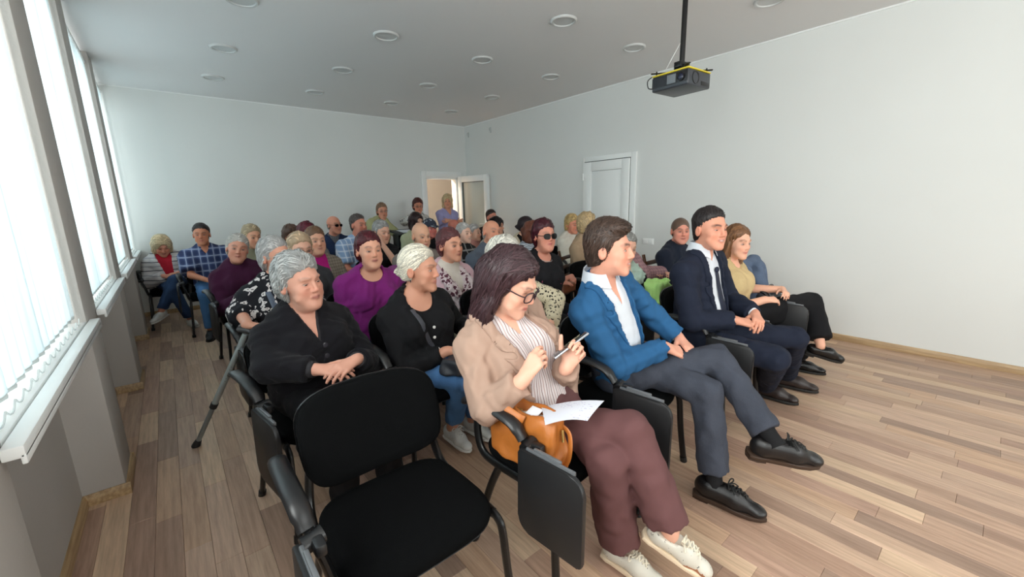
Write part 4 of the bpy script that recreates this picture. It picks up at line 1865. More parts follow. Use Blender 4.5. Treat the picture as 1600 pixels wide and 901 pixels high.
    if shoes:
        kw = dict(shoe_kw or {})
        for sd in ('R', 'L'):
            q = LG[sd]
            sm = shoes if not isinstance(shoes, tuple) else leather('shoe_%d_%d_%d' % shoes, shoes, .35)
            make_shoe(root, 'shoe', q['a'], q['t'], sm, kw.get('sole', plain('dark_sole', (24, 22, 20), .6)), q.get('up', (0, 0, 1)), kw.get('size', .92 if fem else 1.08),
                      kw.get('laces'), {2: .0055, 1: .011, 0: .022}[near], kw.get('low', False), kw.get('sole_h', .018), kw.get('heel', 0), kw.get('cap'))
            if socks:
                A = q['a']
                dd = unit(q['k'] - A)
                mb = MB().tube([A - dd * .03, A + dd * .02, A + dd * .13], [.038, .036, .043], 14)
                mb.obj('sock', cloth('sock_%d' % socks[0], socks), root)
    return dict(root=root, T=T, s=s, S=S, N=N, P=Pv, u=u, RT=RT, AR=AR, LG=LG, grids=grids, w2l=w2l, body=bo, tops=tops, at=at, xax=xax)


def glasses(p, frame_col=(40, 34, 36), rim=.0016, w=.0225, h=.0175, dark=False, half=False, metal=0.0):
    """spectacles as a part of the wearer: rims, bridge, temples, lenses"""
    T, s = p['T'], p['s']
    pt = lambda x, y, z: T[:, :3] @ (V3(x, y, z) * s) + T[:, 3]
    fm = plain('spectacle_frame_%d' % frame_col[0], frame_col, .3, metal)
    gl = MB()
    yf, zc = -.1065, .001
    for sg in (-1, 1):
        ring = []
        for k in range(20):
            a = 2 * math.pi * k / 20
            cx, cz = math.cos(a), math.sin(a)
            ex = math.copysign(abs(cx) ** .75, cx)
            ez = math.copysign(abs(cz) ** .75, cz)
            ring.append(pt(sg * .0325 + w * ex, yf + .010 * ((abs(sg * .0325 + w * ex) / .055) ** 2), zc + h * ez))
        gl.tube(ring, rim * s, 6, closed=True)
        gl.tube(smooth_path([pt(sg * (.0325 + w), yf + .010, zc + .006), pt(sg * .070, yf + .030, zc + .007), pt(sg * .083, -.02, .012), pt(sg * .084, .012, .010), pt(sg * .083, .030, -.012)], 4), rim * s, 6)
    gl.tube([pt(-.0105, yf, zc + .005), pt(0, yf - .004, zc + .008), pt(.0105, yf, zc + .005)], rim * s, 6)
    o = gl.obj('glasses', fm, p['root'])
    ln = MB()
    for sg in (-1, 1):
        c = [pt(sg * .0325 + w * math.copysign(abs(math.cos(a)) ** .75, math.cos(a)), yf + .010 * ((abs(sg * .0325 + w * math.cos(a)) / .055) ** 2), zc + h * math.copysign(abs(math.sin(a)) ** .75, math.sin(a)))
             for a in [2 * math.pi * k / 20 for k in range(20)]]
        ln.prism(c, T[:, :3] @ V3(0, .001, 0))
    ln.obj('lens', plain('sun_lens', (14, 12, 14), .08) if dark else glass_mat('spectacle_glass'), o)


def on_front(p, layer, pts, off=.004):
    """points (x, z) of person space laid on the front of a garment"""
    g = p['grids'][layer]
    out = []
    last = None
    for x, z in pts:
        y = g.surf_y(x, z)
        if y is None:
            y = last if last is not None else p['P'][1] - .12
        last = y
        out.append(V3(x, y - off, z))
    return out


def buttons(p, layer, pts, col, r=.009, parent=None):
    for q in on_front(p, layer, pts, .001):
        mb = MB()
        mb.lathe([(0, -.004), (r * .6, -.0045), (r, -.003), (r, .003), (0, .003)], q, 12, 'Y')
        mb.obj('button', plain('button_%d_%d' % (col[0], int(r * 1e4)), col, .25), p['tops'][-1]['_obj'])


def strap(p, layer, pts, mat, w=.016, name='bag_strap', t=.25):
    q = smooth_path(on_front(p, layer, pts, .004), 4)
    return MB().tube(q, w, 8, (1, t)).obj(name, mat, p['root'])
# ================================================================ chairs
FABRIC = cloth('chair_fabric', (9, 10, 11), 700.0, 0.97, 0.15, 0.0, 0.02)
PLASTIC = plain('black_plastic', (21, 22, 24), 0.36)
STEEL = plain('black_steel', (14, 15, 16), 0.3)
TABLET = plain('tablet_laminate', (24, 25, 27), 0.45)
HINGE = plain('hinge_grey', (92, 95, 98), 0.3)


def superellipse(a, b, ex, n):
    out = []
    for k in range(n):
        t = 2 * math.pi * k / n
        c, s = math.cos(t), math.sin(t)
        out.append((a * math.copysign(abs(c) ** (2 / ex), c), b * math.copysign(abs(s) ** (2 / ex), s)))
    return out


def cushion(rings, fn, name, mat, parent, n=40):
    """stack of scaled outlines (scale, depth) mapped by fn(u, v, depth)"""
    mb = MB()
    R = []
    for sc, dp in rings:
        R.append([mb.bm.verts.new(fn(u * sc, v * sc, dp)) for u, v in superellipse(1, 1, 4.4, n)])
    for A, B in zip(R, R[1:]):
        for k in range(n):
            mb.bm.faces.new((A[k], A[(k + 1) % n], B[(k + 1) % n], B[k]))
    mb.bm.faces.new(list(reversed(R[0])))
    mb.bm.faces.new(R[-1])
    return mb.obj(name, mat, parent, angle=60)


def make_chair():
    c = empty('conference_chair')
    seat = lambda u, v, d: (.238 * u * (1 - .035 * v), .212 * v, .462 + d - (.022 * max(0, -v) ** 4) - .006 * (1 - u * u) * (1 - v * v))
    cushion([(.88, -.045), (.98, -.040), (1.0, -.028), (1.0, -.014), (.975, -.003), (.90, .005), (.7, .009), (.35, .011), (.03, .011)], seat, 'seat', FABRIC, c)
    cushion([(.2, -.058), (.80, -.058), (.95, -.050), (.99, -.040), (.96, -.036), (.2, -.036)], seat, 'seat_shell', PLASTIC, c)
    bk = lambda u, v, d: (.240 * u * (1 - .05 * max(0, -v)), .226 + .050 * v - .030 * u * u + d, .676 + .144 * v - .012 * u * u * max(0, v))
    cushion([(.2, .004), (.95, .004), (1.0, .0), (1.015, -.012), (1.0, -.024), (.95, -.033), (.75, -.039), (.35, -.041), (.03, -.041)], bk, 'backrest', FABRIC, c)
    cushion([(.2, .006), (.97, .006), (1.025, .002), (1.02, .012), (.95, .019), (.6, .023), (.03, .023)], bk, 'back_shell', PLASTIC, c)
    for s in (-1, 1):
        lg = MB().tube(smooth_path([(s * .268, -.232, .012), (s * .252, -.212, .20), (s * .243, -.200, .36), (s * .240, -.180, .398), (s * .238, -.150, .408)], 4), .0165, 10, (.75, 1)).obj('leg', STEEL, c)
        MB().tube([(s * .2695, -.234, 0), (s * .266, -.230, .03)], .018, 10).obj('foot_cap', PLASTIC, lg)
        lg = MB().tube(smooth_path([(s * .238, .075, .405), (s * .246, .13, .28), (s * .262, .215, .012)], 4), .0165, 10, (.75, 1)).obj('leg', STEEL, c)
        MB().tube([(s * .263, .222, 0), (s * .2615, .208, .03)], .018, 10).obj('foot_cap', PLASTIC, lg)
        MB().tube(smooth_path([(s * .238, -.160, .407), (s * .239, -.05, .410), (s * .238, .10, .412), (s * .236, .170, .428), (s * .230, .205, .480), (s * .218, .222, .56), (s * .200, .236, .63)], 5), .0190, 10, (.72, 1)).obj('side_rail', STEEL, c)
    MB().tube([(-.238, -.11, .398), (.238, -.11, .398)], .011, 8).tube([(-.238, .09, .398), (.238, .09, .398)], .011, 8).obj('cross_bar', STEEL, c)
    # one armrest on the sitter's right, its writing tablet folded down beside it
    a = MB().tube(smooth_path([(-.304, .185, .675), (-.309, .13, .694), (-.310, .06, .698), (-.309, -.01, .694), (-.305, -.075, .675), (-.298, -.112, .630)], 5),
                  [.015] + [.021] * 4 + [.0215] * 18 + [.019] * 3, 12, (1.25, .75)).obj('armrest', PLASTIC, c)
    MB().tube(smooth_path([(-.298, -.114, .635), (-.276, -.126, .55), (-.256, -.122, .45), (-.244, -.110, .41)], 4), .0165, 10, (.8, 1.1)).obj('arm_post', STEEL, a)
    MB().tube([(-.268, -.130, .615), (-.318, -.137, .608)], .023, 14).box((-.300, -.190, .596), (-.272, -.115, .630), .008).obj('hinge_knuckle', PLASTIC, a)
    t = MB()
    y0, y1, z0, z1 = -.385, -.125, .325, .620
    poly = []
    for (cy, cz, r, a0) in ((y1 - .012, z1 - .012, .012, 0), (y0 + .055, z1 - .055, .055, 90), (y0 + .014, z0 + .014, .014, 180), (y1 - .05, z0 + .05, .05, 270)):
        for k in range(7):
            an = math.radians(a0 + 15 * k)
            poly.append((-.338 - .03 * (z1 - cz - r * math.sin(an)), cy + r * math.cos(an), cz + r * math.sin(an)))
    tb = t.prism(poly, (.017, 0, 0), .004).obj('tablet', TABLET, c)
    MB().box((-.3275, -.345, .613), (-.3165, -.15, .628), .003).box((-.325, -.29, .622), (-.312, -.18, .636), .004).obj('tablet_hinge', HINGE, tb)
    return c


FABRIC.node_tree.nodes['Principled BSDF'].inputs['Specular IOR Level'].default_value = 0.08
CH0 = make_chair()
CHT = tree_table(CH0)
_used = [False]


def chair(x, y, yaw, label):
    if not _used[0]:
        _used[0] = True
        o = CH0
    else:
        o = copy_tree(CH0, None, CHT)
    o.location = (x, y, 0)
    o.rotation_euler = (0, 0, yaw)
    tag(o, label, 'chair', 'black conference chairs')
    return o


WOOD = oak_trim('chair_wood')


def wood_chair(x, y, yaw, label):
    BR = leather('brown_wood', (96, 58, 36), .35)
    c = empty('wooden_chair', (x, y, 0), yaw)
    tag(c, label, 'chair')
    MB().box((-.21, -.21, .435), (.21, .19, .470), .014, 3).obj('seat', leather('seat_pad', (66, 42, 32), .5), c)
    for s in (-1, 1):
        MB().tube([(s * .185, -.18, 0), (s * .185, -.175, .44)], [.014, .019], 8).obj('leg', BR, c)
        MB().tube(smooth_path([(s * .185, .215, 0), (s * .185, .185, .44), (s * .187, .20, .66), (s * .190, .25, .885)], 4), .018, 8, (1, .8)).obj('back_post', BR, c)
    for z in (.60, .70, .80):
        MB().tube([(-.185, .19 + .12 * (z - .6), z), (0, .205 + .12 * (z - .6), z), (.185, .19 + .12 * (z - .6), z)], .022, 8, (.35, 1)).obj('back_rail', BR, c)
    MB().box((-.18, -.185, .39), (.18, -.165, .44), .003).box((-.18, .165, .39), (.18, .185, .44), .003).obj('seat_rail', BR, c)
    return c


def sit(short, label, head, back=.05, dx=0.0, yaw=0.0, kind='black', chair_at=None, **kw):
    """a seated person and the chair underneath"""
    hip = kw.pop('hip', (head[0] + dx, head[1] + back))
    p = person(label, head, hip, yaw, **kw)
    f = (math.sin(yaw) * .035, -math.cos(yaw) * .035)
    cx, cy = chair_at or (hip[0] + f[0], hip[1] + f[1])
    if kind == 'black':
        chair(cx, cy, yaw, 'black conference chair under the ' + short)
    elif kind == 'wood':
        wood_chair(cx, cy, yaw, 'brown wooden chair under the ' + short)
    return p
# ================================================================ the audience, front row first
DARKHAIR, GREY, WHITEH, BLOND = (62, 44, 46), (168, 166, 164), (226, 222, 210), (208, 182, 140)
FAIR, RED, TAN, PALE = (216, 168, 144), (208, 140, 120), (210, 158, 132), (224, 182, 160)
BLK = cloth('black_cloth', (19, 19, 22))
JEANS = denim('blue_jeans', (66, 104, 148))
DKJ = denim('charcoal_jeans', (52, 56, 66))
WSH = cloth('white_shirt', (208, 213, 220), 900.0, .8, .03)
SHOE_BLK = leather('black_shoe_leather', (22, 21, 22), .25)

BEIGE = cloth('beige_wool', (166, 138, 122), 900.0, .9, .05, 0.0, .12)
BLOUSE = stripes('striped_blouse', (210, 202, 202), (120, 92, 92), 46, .12, 'X', (176, 150, 146), .02)
MAROON = cloth('maroon_cloth', (98, 66, 66), 900.0, .88, .06, 0.0, .12)
p_beige = sit('woman in the beige blazer', 'woman in beige blazer, glasses and maroon trousers, looking down at her phone',
    (0.969, 1.180, 1.113), hip=(1.10, 1.15), yaw=.10, chair_at=(1.105, 1.09), near=2, look=.42, pitch=.42, roll=-.04, age=.3, smile=.5, full=.15,
    tone=(224, 172, 148), lip=(186, 104, 98), brow=(76, 56, 50), iris='brown', hair=('long', (66, 46, 50)), closed=True,
    tops=[dict(n='blouse', m=BLOUSE, e=.006, sl=.7, v=(.07, .03), h=.0068, hem=.55), dict(n='blazer', m=BEIGE, e=.016, sl=.90, open=(.105, .075, 0), lapel=(.060, .74, .32), h=.0078, loose=.004, wave=.0040, hem=.53)],
    low=dict(m=MAROON, flare=.030, short=.05, h=.0095, wave=.0040, e=.010, thigh=.90),
    arms=dict(R=dict(w=(0.871, 1.000, 0.814), e=(0.800, 1.120, 0.686), d=(.55, -.20, .78), n=(.80, .30, -.55), dworld=True, curls=(.55, .80, .95, 1.05), thumb=.6),
              L=dict(w=(1.059, 0.970, 0.817), e=(1.242, 1.160, 0.654), d=(.25, -.35, .75), n=(-.75, -.45, .2), dworld=True, curls=(.95, 1.0, 1.05, 1.1), spread=.03, thumb=.0)),
    legs=dict(R=dict(world=True, k=(1.175, 0.767, 0.600), a=(1.227, 0.619, 0.240), t=(.42, -.80, -.42), up=(.1, -.45, .9)),
              L=dict(world=True, k=(1.079, 0.796, 0.500), a=(1.167, 0.790, 0.100), t=(.12, -1, 0))),
    shoes=blotch('white_perforated_leather', (206, 202, 190), (84, 80, 78), 62, .15, None, .4), shoe_kw=dict(low=True, sole=plain('cream_sole', (226, 206, 178), .6), laces=cloth('cream_lace', (226, 218, 198)), cap=leather('tan_toe_guard', (164, 108, 76), .5), size=.93))
glasses(p_beige, (52, 34, 38), .0027, .026, .021)

BLUEJ = cloth('blue_jacket', (38, 86, 128), 900.0, .85, .06, 0.0, .10)
p_blue = sit('man in the bright blue blazer', 'man in bright blue blazer and white shirt, legs crossed, seen in profile',
    (1.558, 1.170, 1.188), hip=(1.73, 1.21), yaw=.12, chair_at=(1.70, 1.16), girth=.92, near=2, sex='m', s=1.0, look=.42, pitch=.0, age=.2, smile=.9, full=.1, tone=(220, 160, 136), lip=(182, 104, 96),
    brow=(76, 58, 48), brow_w=1, iris='brown', hair=('quiff', (74, 58, 50)), sh_w=.160,
    tops=[dict(n='shirt', m=WSH, e=.006, sl=1.0, v=(.10, .026), collar=(WSH, .030, .060), h=.0066, hem=.55), dict(n='blazer', m=BLUEJ, e=.016, sl=.97, open=(.060, .080, 0), lapel=(.055, .74, .30), h=.0080, loose=.004, wave=.0040, hem=.47)],
    low=dict(m=DKJ, short=.045, h=.0095, flare=.014, wave=.004),
    arms=dict(R=dict(w=(1.801, 0.996, 0.700), e=(1.527, 1.090, 0.648), d=(.75, -.35, -.35), n=(.1, .5, -.8), dworld=True, curl=.45),
              L=dict(w=(1.992, 1.033, 0.700), e=(1.966, 1.140, 0.775), d=(-.35, -.75, -.3), n=(-.2, .3, -.9), dworld=True, curl=.35)),
    legs=dict(R=dict(world=True, k=(2.035, 0.846, 0.620), a=(1.942, 0.536, 0.345), t=(.62, -.76, -.10), up=(-.1, -.2, 1)),
              L=dict(world=True, k=(1.859, 0.807, 0.510), a=(1.805, 0.715, 0.105), t=(.18, -1, -.0))),
    shoes=SHOE_BLK, shoe_kw=dict(size=1.12, laces=plain('black_lace', (16, 16, 16), .6), heel=.008, sole=plain('brown_sole', (58, 42, 32), .5)), socks=(24, 24, 26))

NAVY = cloth('navy_suit', (26, 32, 48), 900.0, .85, .08, 0.0, .08)
p_navy = sit('smiling man in the navy suit', 'smiling man in navy suit, white shirt and dark tie, hands clasped',
    (2.497, 1.140, 1.229), hip=(2.56, 1.20), yaw=.0, chair_at=(2.66, 1.16), near=2, sex='m', s=1.0, look=-0.36, age=.25, smile=1.0, full=.3, tone=(214, 152, 126), lip=(176, 100, 92), brow=(52, 42, 40), brow_w=1,
    iris='brown', hair=('short', (46, 40, 40)), girth=1.08, sh_w=.19,
    tops=[dict(n='shirt', m=WSH, e=.006, sl=.99, v=(.03, .012), collar=(WSH, .032, .060), h=.0068, hem=.55), dict(n='suit_jacket', m=NAVY, e=.018, sl=.96, open=(.070, .075, 0), lapel=(.055, .70, .25), h=.0088, loose=.010, wave=.003)],
    low=dict(m=NAVY, h=.009, flare=.012),
    arms=dict(R=dict(w=(2.515, 0.961, 0.700), d=(.7, -.6, -.2), n=(0, .5, -.8), dworld=True, curl=.5), L=dict(w=(2.710, 0.921, 0.710), d=(-.8, -.5, -.2), n=(0, .4, -.85), dworld=True, curl=.5)),
    legs=dict(R=dict(world=True, k=(2.528, 0.731, 0.520), a=(3.130, 0.951, 0.100), t=(.1, -1, 0)), L=dict(world=True, k=(2.967, 0.766, 0.530), a=(3.421, 0.911, 0.100), t=(.2, -1, 0))),
    shoes=leather('dark_brown_shoe', (46, 36, 34), .35), shoe_kw=dict(size=1.05, heel=.01))

YELK = knit('yellow_knit', (202, 178, 132))
p_yellow = sit('woman in the pale yellow jumper', 'woman with long light brown hair in pale yellow short-sleeved jumper and black trousers',
    (3.154, 1.240, 1.096), hip=(3.16, 1.28), yaw=-.02, chair_at=(3.24, 1.24), near=1, s=.96, look=-0.34, pitch=.10, age=.15, smile=.7, full=0, tone=(222, 170, 144), lip=(192, 100, 96), brow=(116, 84, 62), iris='brown',
    hair=('straight', (134, 94, 64)), tops=[dict(n='jumper', m=YELK, e=.013, sl=-.35, loose=.018, scoop=(.03, .06))],
    low=dict(m=BLK, flare=.04, short=.05),
    arms=dict(R=dict(w=(3.193, 1.028, 0.700), d=(.8, -.5, -.05), n=(0, .5, -.8), dworld=True, curl=.5), L=dict(w=(3.595, 1.050, 0.710), d=(-.75, -.55, -.1), n=(0, .5, -.8), dworld=True, curl=.5)),
    legs=dict(R=dict(world=True, k=(3.839, 0.910, 0.600), a=(3.676, 0.779, 0.300), t=(.55, -.75, -.25), up=(-.1, -.3, .9)), L=dict(world=True, k=(3.614, 1.001, 0.510), a=(3.844, 0.956, 0.090), t=(.25, -1, 0))),
    shoes=leather('patent_black', (16, 16, 17), .12), shoe_kw=dict(low=True, size=1.0, heel=.012))

# ---- second row
BLKK = knit('black_cardigan_knit', (24, 23, 27))
p_cardi = sit('grey-haired woman in the black cardigan', 'elderly woman with grey wavy hair in black buttoned cardigan, fingers interlaced, second row',
    (0.433, 2.060, 1.077), hip=(.46, 2.08), yaw=.16, near=2, s=1.02, look=.42, pitch=.02, roll=-.10, age=.9, smile=.1, full=.6, tone=(216, 160, 138), lip=(172, 106, 98), brow=(150, 130, 120), brow_w=.5, iris='brown',
    hair=('fluffy', (176, 176, 174)), girth=1.15, bust=.09, sh_w=.155,
    tops=[dict(n='blouse', m=plain('dark_blouse', (40, 38, 42), .8), e=.010, v=(.09, .03), h=.009), dict(n='cardigan', m=BLKK, e=.020, sl=.90, v=(.10, .036), loose=.006, h=.0085, wave=.004)],
    low=dict(m=BLK, n='trousers'),
    arms=dict(R=dict(w=(0.401, 1.809, 0.735), e=(0.248, 1.955, 0.740), d=(.75, -.62, -.05), n=(.05, .45, -.85), dworld=True, curls=(.35, .4, .45, .5), thumb=.1),
              L=dict(w=(0.559, 1.777, 0.745), d=(-.88, -.42, -.10), n=(-.05, .4, -.85), dworld=True, curls=(.4, .45, .5, .55), thumb=.1)))
buttons(p_cardi, 'cardigan', [(p_cardi['N'][0] * (.96 - .05 * k) + .012, p_cardi['N'][2] - .112 - .052 * k) for k in range(4)], (52, 50, 56), .012)

p_wb = sit('woman with the white-blonde bun', 'woman with white-blonde hair in a low bun, black top with pearl buttons and jeans',
    (1.000, 1.980, 1.077), hip=(1.03, 2.02), yaw=.05, near=2, s=.99, look=.62, pitch=.04, age=.35, smile=.2, full=.2, tone=(206, 150, 124), lip=(178, 108, 98), brow=(120, 96, 80), iris='blue',
    hair=('bun', (230, 222, 204)), tops=[dict(n='cardigan', m=BLK, e=.014, sl=.88, scoop=(.055, .075), loose=.006, h=.0095)], low=dict(m=JEANS, short=.10, h=.009),
    arms=dict(R=dict(w=(1.039, 1.793, 0.660), d=(.85, -.45, -.1), n=(0, .3, -.9), dworld=True, curl=.4), L=dict(w=(1.271, 1.905, 0.680), d=(-.7, -.6, -.1), n=(0, .4, -.85), dworld=True, curl=.4)),
    legs=dict(R=dict(world=True, k=(1.074, 1.725, 0.520), a=(1.128, 1.954, 0.110), t=(.05, -1, 0)), L=dict(world=True, k=(1.173, 1.690, 0.520), a=(1.274, 1.952, 0.110), t=(.15, -1, 0))),
    shoes=leather('white_trainer', (216, 216, 212), .5), shoe_kw=dict(sole=plain('white_sole', (224, 224, 220), .6), laces=cloth('white_lace', (226, 226, 222))))
buttons(p_wb, 'cardigan', [(p_wb['N'][0] + .018 - .002 * k, p_wb['N'][2] - .135 - .055 * k) for k in range(3)], (232, 230, 226), .008)
STRAP = leather('grey_strap', (70, 72, 80), .5)
strap(p_wb, 'cardigan', [(-.115, p_wb['N'][2] - .035), (-.10, p_wb['N'][2] - .10), (-.055, p_wb['N'][2] - .22), (.02, p_wb['N'][2] - .32)], STRAP, .014)
MB().tube(smooth_path([p_wb['T'][:, :3] @ V3(-.083, .008, -.042) + p_wb['T'][:, 3], p_wb['T'][:, :3] @ V3(-.084, .006, -.055) + p_wb['T'][:, 3]], 3), .003, 6).obj('earring', plain('dark_earring', (60, 50, 46), .2), p_wb['root'])

LEO = blotch('leopard_print', (206, 196, 168), (40, 36, 34), 46, .36, None)
p_leo = sit('white-haired woman in the leopard blouse', 'white-haired woman in leopard print blouse and cream trousers, half hidden behind the beige blazer',
    (1.702, 2.120, 1.069), hip=(1.72, 2.16), yaw=.24, near=1, look=.45, pitch=.12, age=.7, smile=.2, hair=('bob', (232, 228, 216)), tone=FAIR,
    tops=[dict(n='blouse', m=LEO, e=.016, sl=.86, loose=.016, scoop=(.03, .06))], low=dict(m=cloth('cream_trousers', (214, 206, 184))),
    arms=dict(R=dict(w=(1.482, 1.551, 0.660), d=(.6, -.75, -.1), n=(0, .3, -.9), dworld=True), L=dict(w=(1.855, 1.860, 0.595), e=(2.111, 2.050, 0.713), d=(-.1, -.95, -.2), n=(0, .2, -.95), dworld=True)))

p_hid = sit('hidden person in the white top', 'person in white top almost hidden behind the man in the blue blazer',
    (3.194, 2.450, 0.907), dx=.02, near=0, look=.1, hair=('fluffy', (214, 208, 196)), tops=[dict(n='top', m=cloth('white_top', (226, 222, 210)), e=.016, loose=.012)], low=dict(m=BLK), girth=1.0)

SHAWL = tweed('mauve_tweed', (176, 138, 140), (120, 92, 100))
p_gb = sit('woman holding the lime bag', 'elderly grey-haired woman in mauve jacket and pale scarf behind the lime green bag',
    (2.894, 2.000, 1.030), dx=.22, back=.06, near=1, s=.96, look=-.45, pitch=.15, roll=.15, age=1, smile=.1, full=.5, tone=(206, 158, 136), hair=('crop', (150, 150, 146)),
    tops=[dict(n='blouse', m=BLK, e=.010, v=(.1, .05)), dict(n='jacket', m=SHAWL, e=.022, open=(.08, .07, 0), loose=.012)], low=dict(m=BLK), girth=1.1,
    arms=dict(R=dict(w=(3.369, 2.081, 0.740), d=(.5, -.75, .1), n=(.2, .2, -.9), dworld=True), L=dict(w=(3.540, 1.999, 0.740), d=(-.6, -.7, .1), n=(0, .3, -.9), dworld=True)))

p_nj = sit('man in the dark navy jumper', 'man with receding hair in dark navy jumper by the right wall',
    (3.731, 1.980, 1.118), back=.08, dx=.05, kind='wood', near=1, sex='m', look=-0.75, pitch=.05, age=.5, smile=.5, full=.4, tone=(208, 142, 122), brow=(110, 84, 72), hair=('shaved', (120, 96, 82)),
    tops=[dict(n='jumper', m=knit('dark_navy_knit', (34, 40, 54)), e=.018, loose=.010)], low=dict(m=BLK), girth=1.1)

# ---- third row
FLOR = blotch('floral_print', (28, 28, 34), (212, 206, 204), 21, .40, (92, 84, 84))
p_fl = sit('woman in the black and white floral blouse', 'elderly woman with cropped grey hair and glasses in black blouse with white flowers',
    (0.508, 3.000, 1.106), hip=(.53, 3.03), yaw=.06, near=1, s=1.0, look=.62, pitch=.0, age=.8, smile=.2, full=.4, tone=(206, 150, 126), hair=('crop', (188, 186, 184)), girth=1.15, bust=.09,
    tops=[dict(n='blouse', m=FLOR, e=.018, sl=.35, loose=.018)], low=dict(m=BLK), hands=True,
    arms=dict(R=dict(w=(0.277, 2.720, 0.760), e=(0.273, 2.980, 0.779), d=(.75, -.55, -.1), n=(0, 0, -1), dworld=True, curl=.8)))
glasses(p_fl, (190, 176, 160), .0014)
strap(p_fl, 'blouse', [(-.105, p_fl['N'][2] - .04), (-.095, p_fl['N'][2] - .14), (-.07, p_fl['N'][2] - .26)], leather('blue_grey_strap', (86, 98, 116), .5), .018)

PURP = knit('purple_knit', (128, 40, 116))
p_pu = sit('woman in the purple jumper', 'woman with dark red hair in bright purple fuzzy jumper and jeans, third row',
    (1.033, 2.760, 1.117), hip=(1.03, 2.82), yaw=.05, near=1, s=1.0, look=-0.02, pitch=-.02, age=.6, smile=.1, full=.6, tone=(214, 160, 134), lip=(176, 92, 92), brow=(96, 70, 62), iris='grey', hair=('crop', (88, 30, 40)), girth=1.2, bust=.10,
    tops=[dict(n='jumper', m=PURP, e=.020, sl=.72, loose=.022, scoop=(.04, .08), h=.009)], low=dict(m=JEANS),
    arms=dict(R=dict(w=(1.077, 2.645, 0.680), d=(.9, -.35, 0), n=(0, .3, -.9), dworld=True), L=dict(w=(1.313, 2.878, 0.700), d=(-.8, -.5, 0), n=(0, .3, -.9), dworld=True)),
    shoes=leather('grey_trainer', (170, 170, 168), .6), legs=dict(R=dict(world=True, k=(1.012, 2.726, 0.500), a=(1.367, 3.464, 0.100), t=(.1, -1, 0))))

SCARF = blotch('scarf_print', (212, 196, 198), (96, 50, 66), 30, .40, (60, 40, 50))
p_sc = sit('woman with the patterned pink scarf', 'woman with short auburn hair and patterned pink scarf over a pink cardigan',
    (1.609, 2.660, 1.111), yaw=.05, near=1, look=0.2, pitch=.0, age=.8, smile=.05, full=.2, tone=(208, 152, 126), lip=(166, 92, 86), brow=(80, 54, 48), iris='brown', hair=('crop', (104, 60, 62)),
    tops=[dict(n='vest_top', m=cloth('ivory_top', (214, 206, 196)), e=.010), dict(n='cardigan', m=knit('pink_knit', (206, 172, 180)), e=.017, open=(.07, .08, 0), sl=.7, loose=.014)], low=dict(m=cloth('cream_skirt', (206, 200, 178))),
    arms=dict(R=dict(w=(1.720, 2.524, 0.680), d=(.9, -.4, 0), n=(0, .3, -.9), dworld=True)))

FLB = blotch('black_floral_print', (24, 24, 28), (150, 70, 92), 9, .10, (206, 170, 176))
p_su = sit('woman in sunglasses', 'woman with short burgundy hair and dark sunglasses in black floral dress, brown bag on lap',
    (2.320, 2.380, 1.147), hip=(2.30, 2.44), yaw=.0, near=1, look=-0.22, pitch=-.05, age=.5, smile=.0, full=.5, tone=(212, 146, 124), lip=(170, 80, 84), hair=('fluffy', (70, 22, 34)), girth=1.15, bust=.095,
    tops=[dict(n='dress_top', m=FLB, e=.016, sl=-.25, loose=.02, scoop=(.04, .07))], low=dict(m=FLB, n='dress_skirt'), eyes=False,
    arms=dict(R=dict(w=(2.559, 2.454, 0.720), d=(.9, -.4, -.05), n=(0, .3, -.9), dworld=True, curl=.3), L=dict(w=(2.876, 2.581, 0.720), d=(-.6, -.75, -.1), n=(0, .3, -.9), dworld=True)))
glasses(p_su, (20, 18, 20), .0022, .0265, .021, True)
MB().tube([p_su['N'] + p_su['RT'] @ V3(.062 * math.cos(a), -.045 + .062 * math.sin(a) - .01, -.012 + .02 * math.sin(a)) for a in [2 * math.pi * k / 24 for k in range(24)]], .003, 6, closed=True).obj('necklace', plain('bead_grey', (170, 160, 156), .2), p_su['root'])

# ---- behind
p_bg = sit('blonde woman in dark grey behind the floral blouse', 'blonde woman with glasses in dark grey, just behind the grey-haired woman in the cardigan',
    (0.774, 3.500, 1.092), near=0, look=.1, pitch=.08, age=.6, hair=('fluffy', (214, 184, 150)), tone=FAIR, tops=[dict(n='jumper', m=cloth('charcoal_knit', (62, 64, 68)), e=.018)], low=dict(m=BLK))
glasses(p_bg, (120, 92, 70), .0016)

TWD = tweed('brown_tweed', (150, 140, 126), (96, 88, 80))
p_tw = sit('woman in the checked tweed jacket', 'woman with light brown hair in checked grey tweed jacket over a magenta top',
    (1.015, 4.000, 1.116), near=0, yaw=.05, look=0.1, pitch=.0, age=.6, full=.5, smile=.05, hair=('crop', (128, 96, 74)), tone=TAN, girth=1.15,
    tops=[dict(n='top', m=cloth('magenta_top', (176, 26, 120)), e=.010), dict(n='jacket', m=TWD, e=.021, open=(.05, .075, 0), loose=.014)], low=dict(m=BLK))

p_ba = sit('bald man in the grey jacket', 'bald elderly man in grey jacket, frowning, directly behind the white-blonde bun',
    (1.812, 3.500, 1.131), near=1, sex='m', look=0.0, pitch=.12, age=1, smile=-.4, full=0, tone=(206, 158, 130), brow=(150, 128, 112), hair=('bald', (190, 176, 164)),
    tops=[dict(n='shirt', m=cloth('pink_shirt', (206, 168, 170)), e=.010, v=(.06, .03)), dict(n='jacket', m=cloth('grey_jacket', (122, 112, 106)), e=.020, open=(.03, .07, 0), loose=.01)], low=dict(m=BLK))

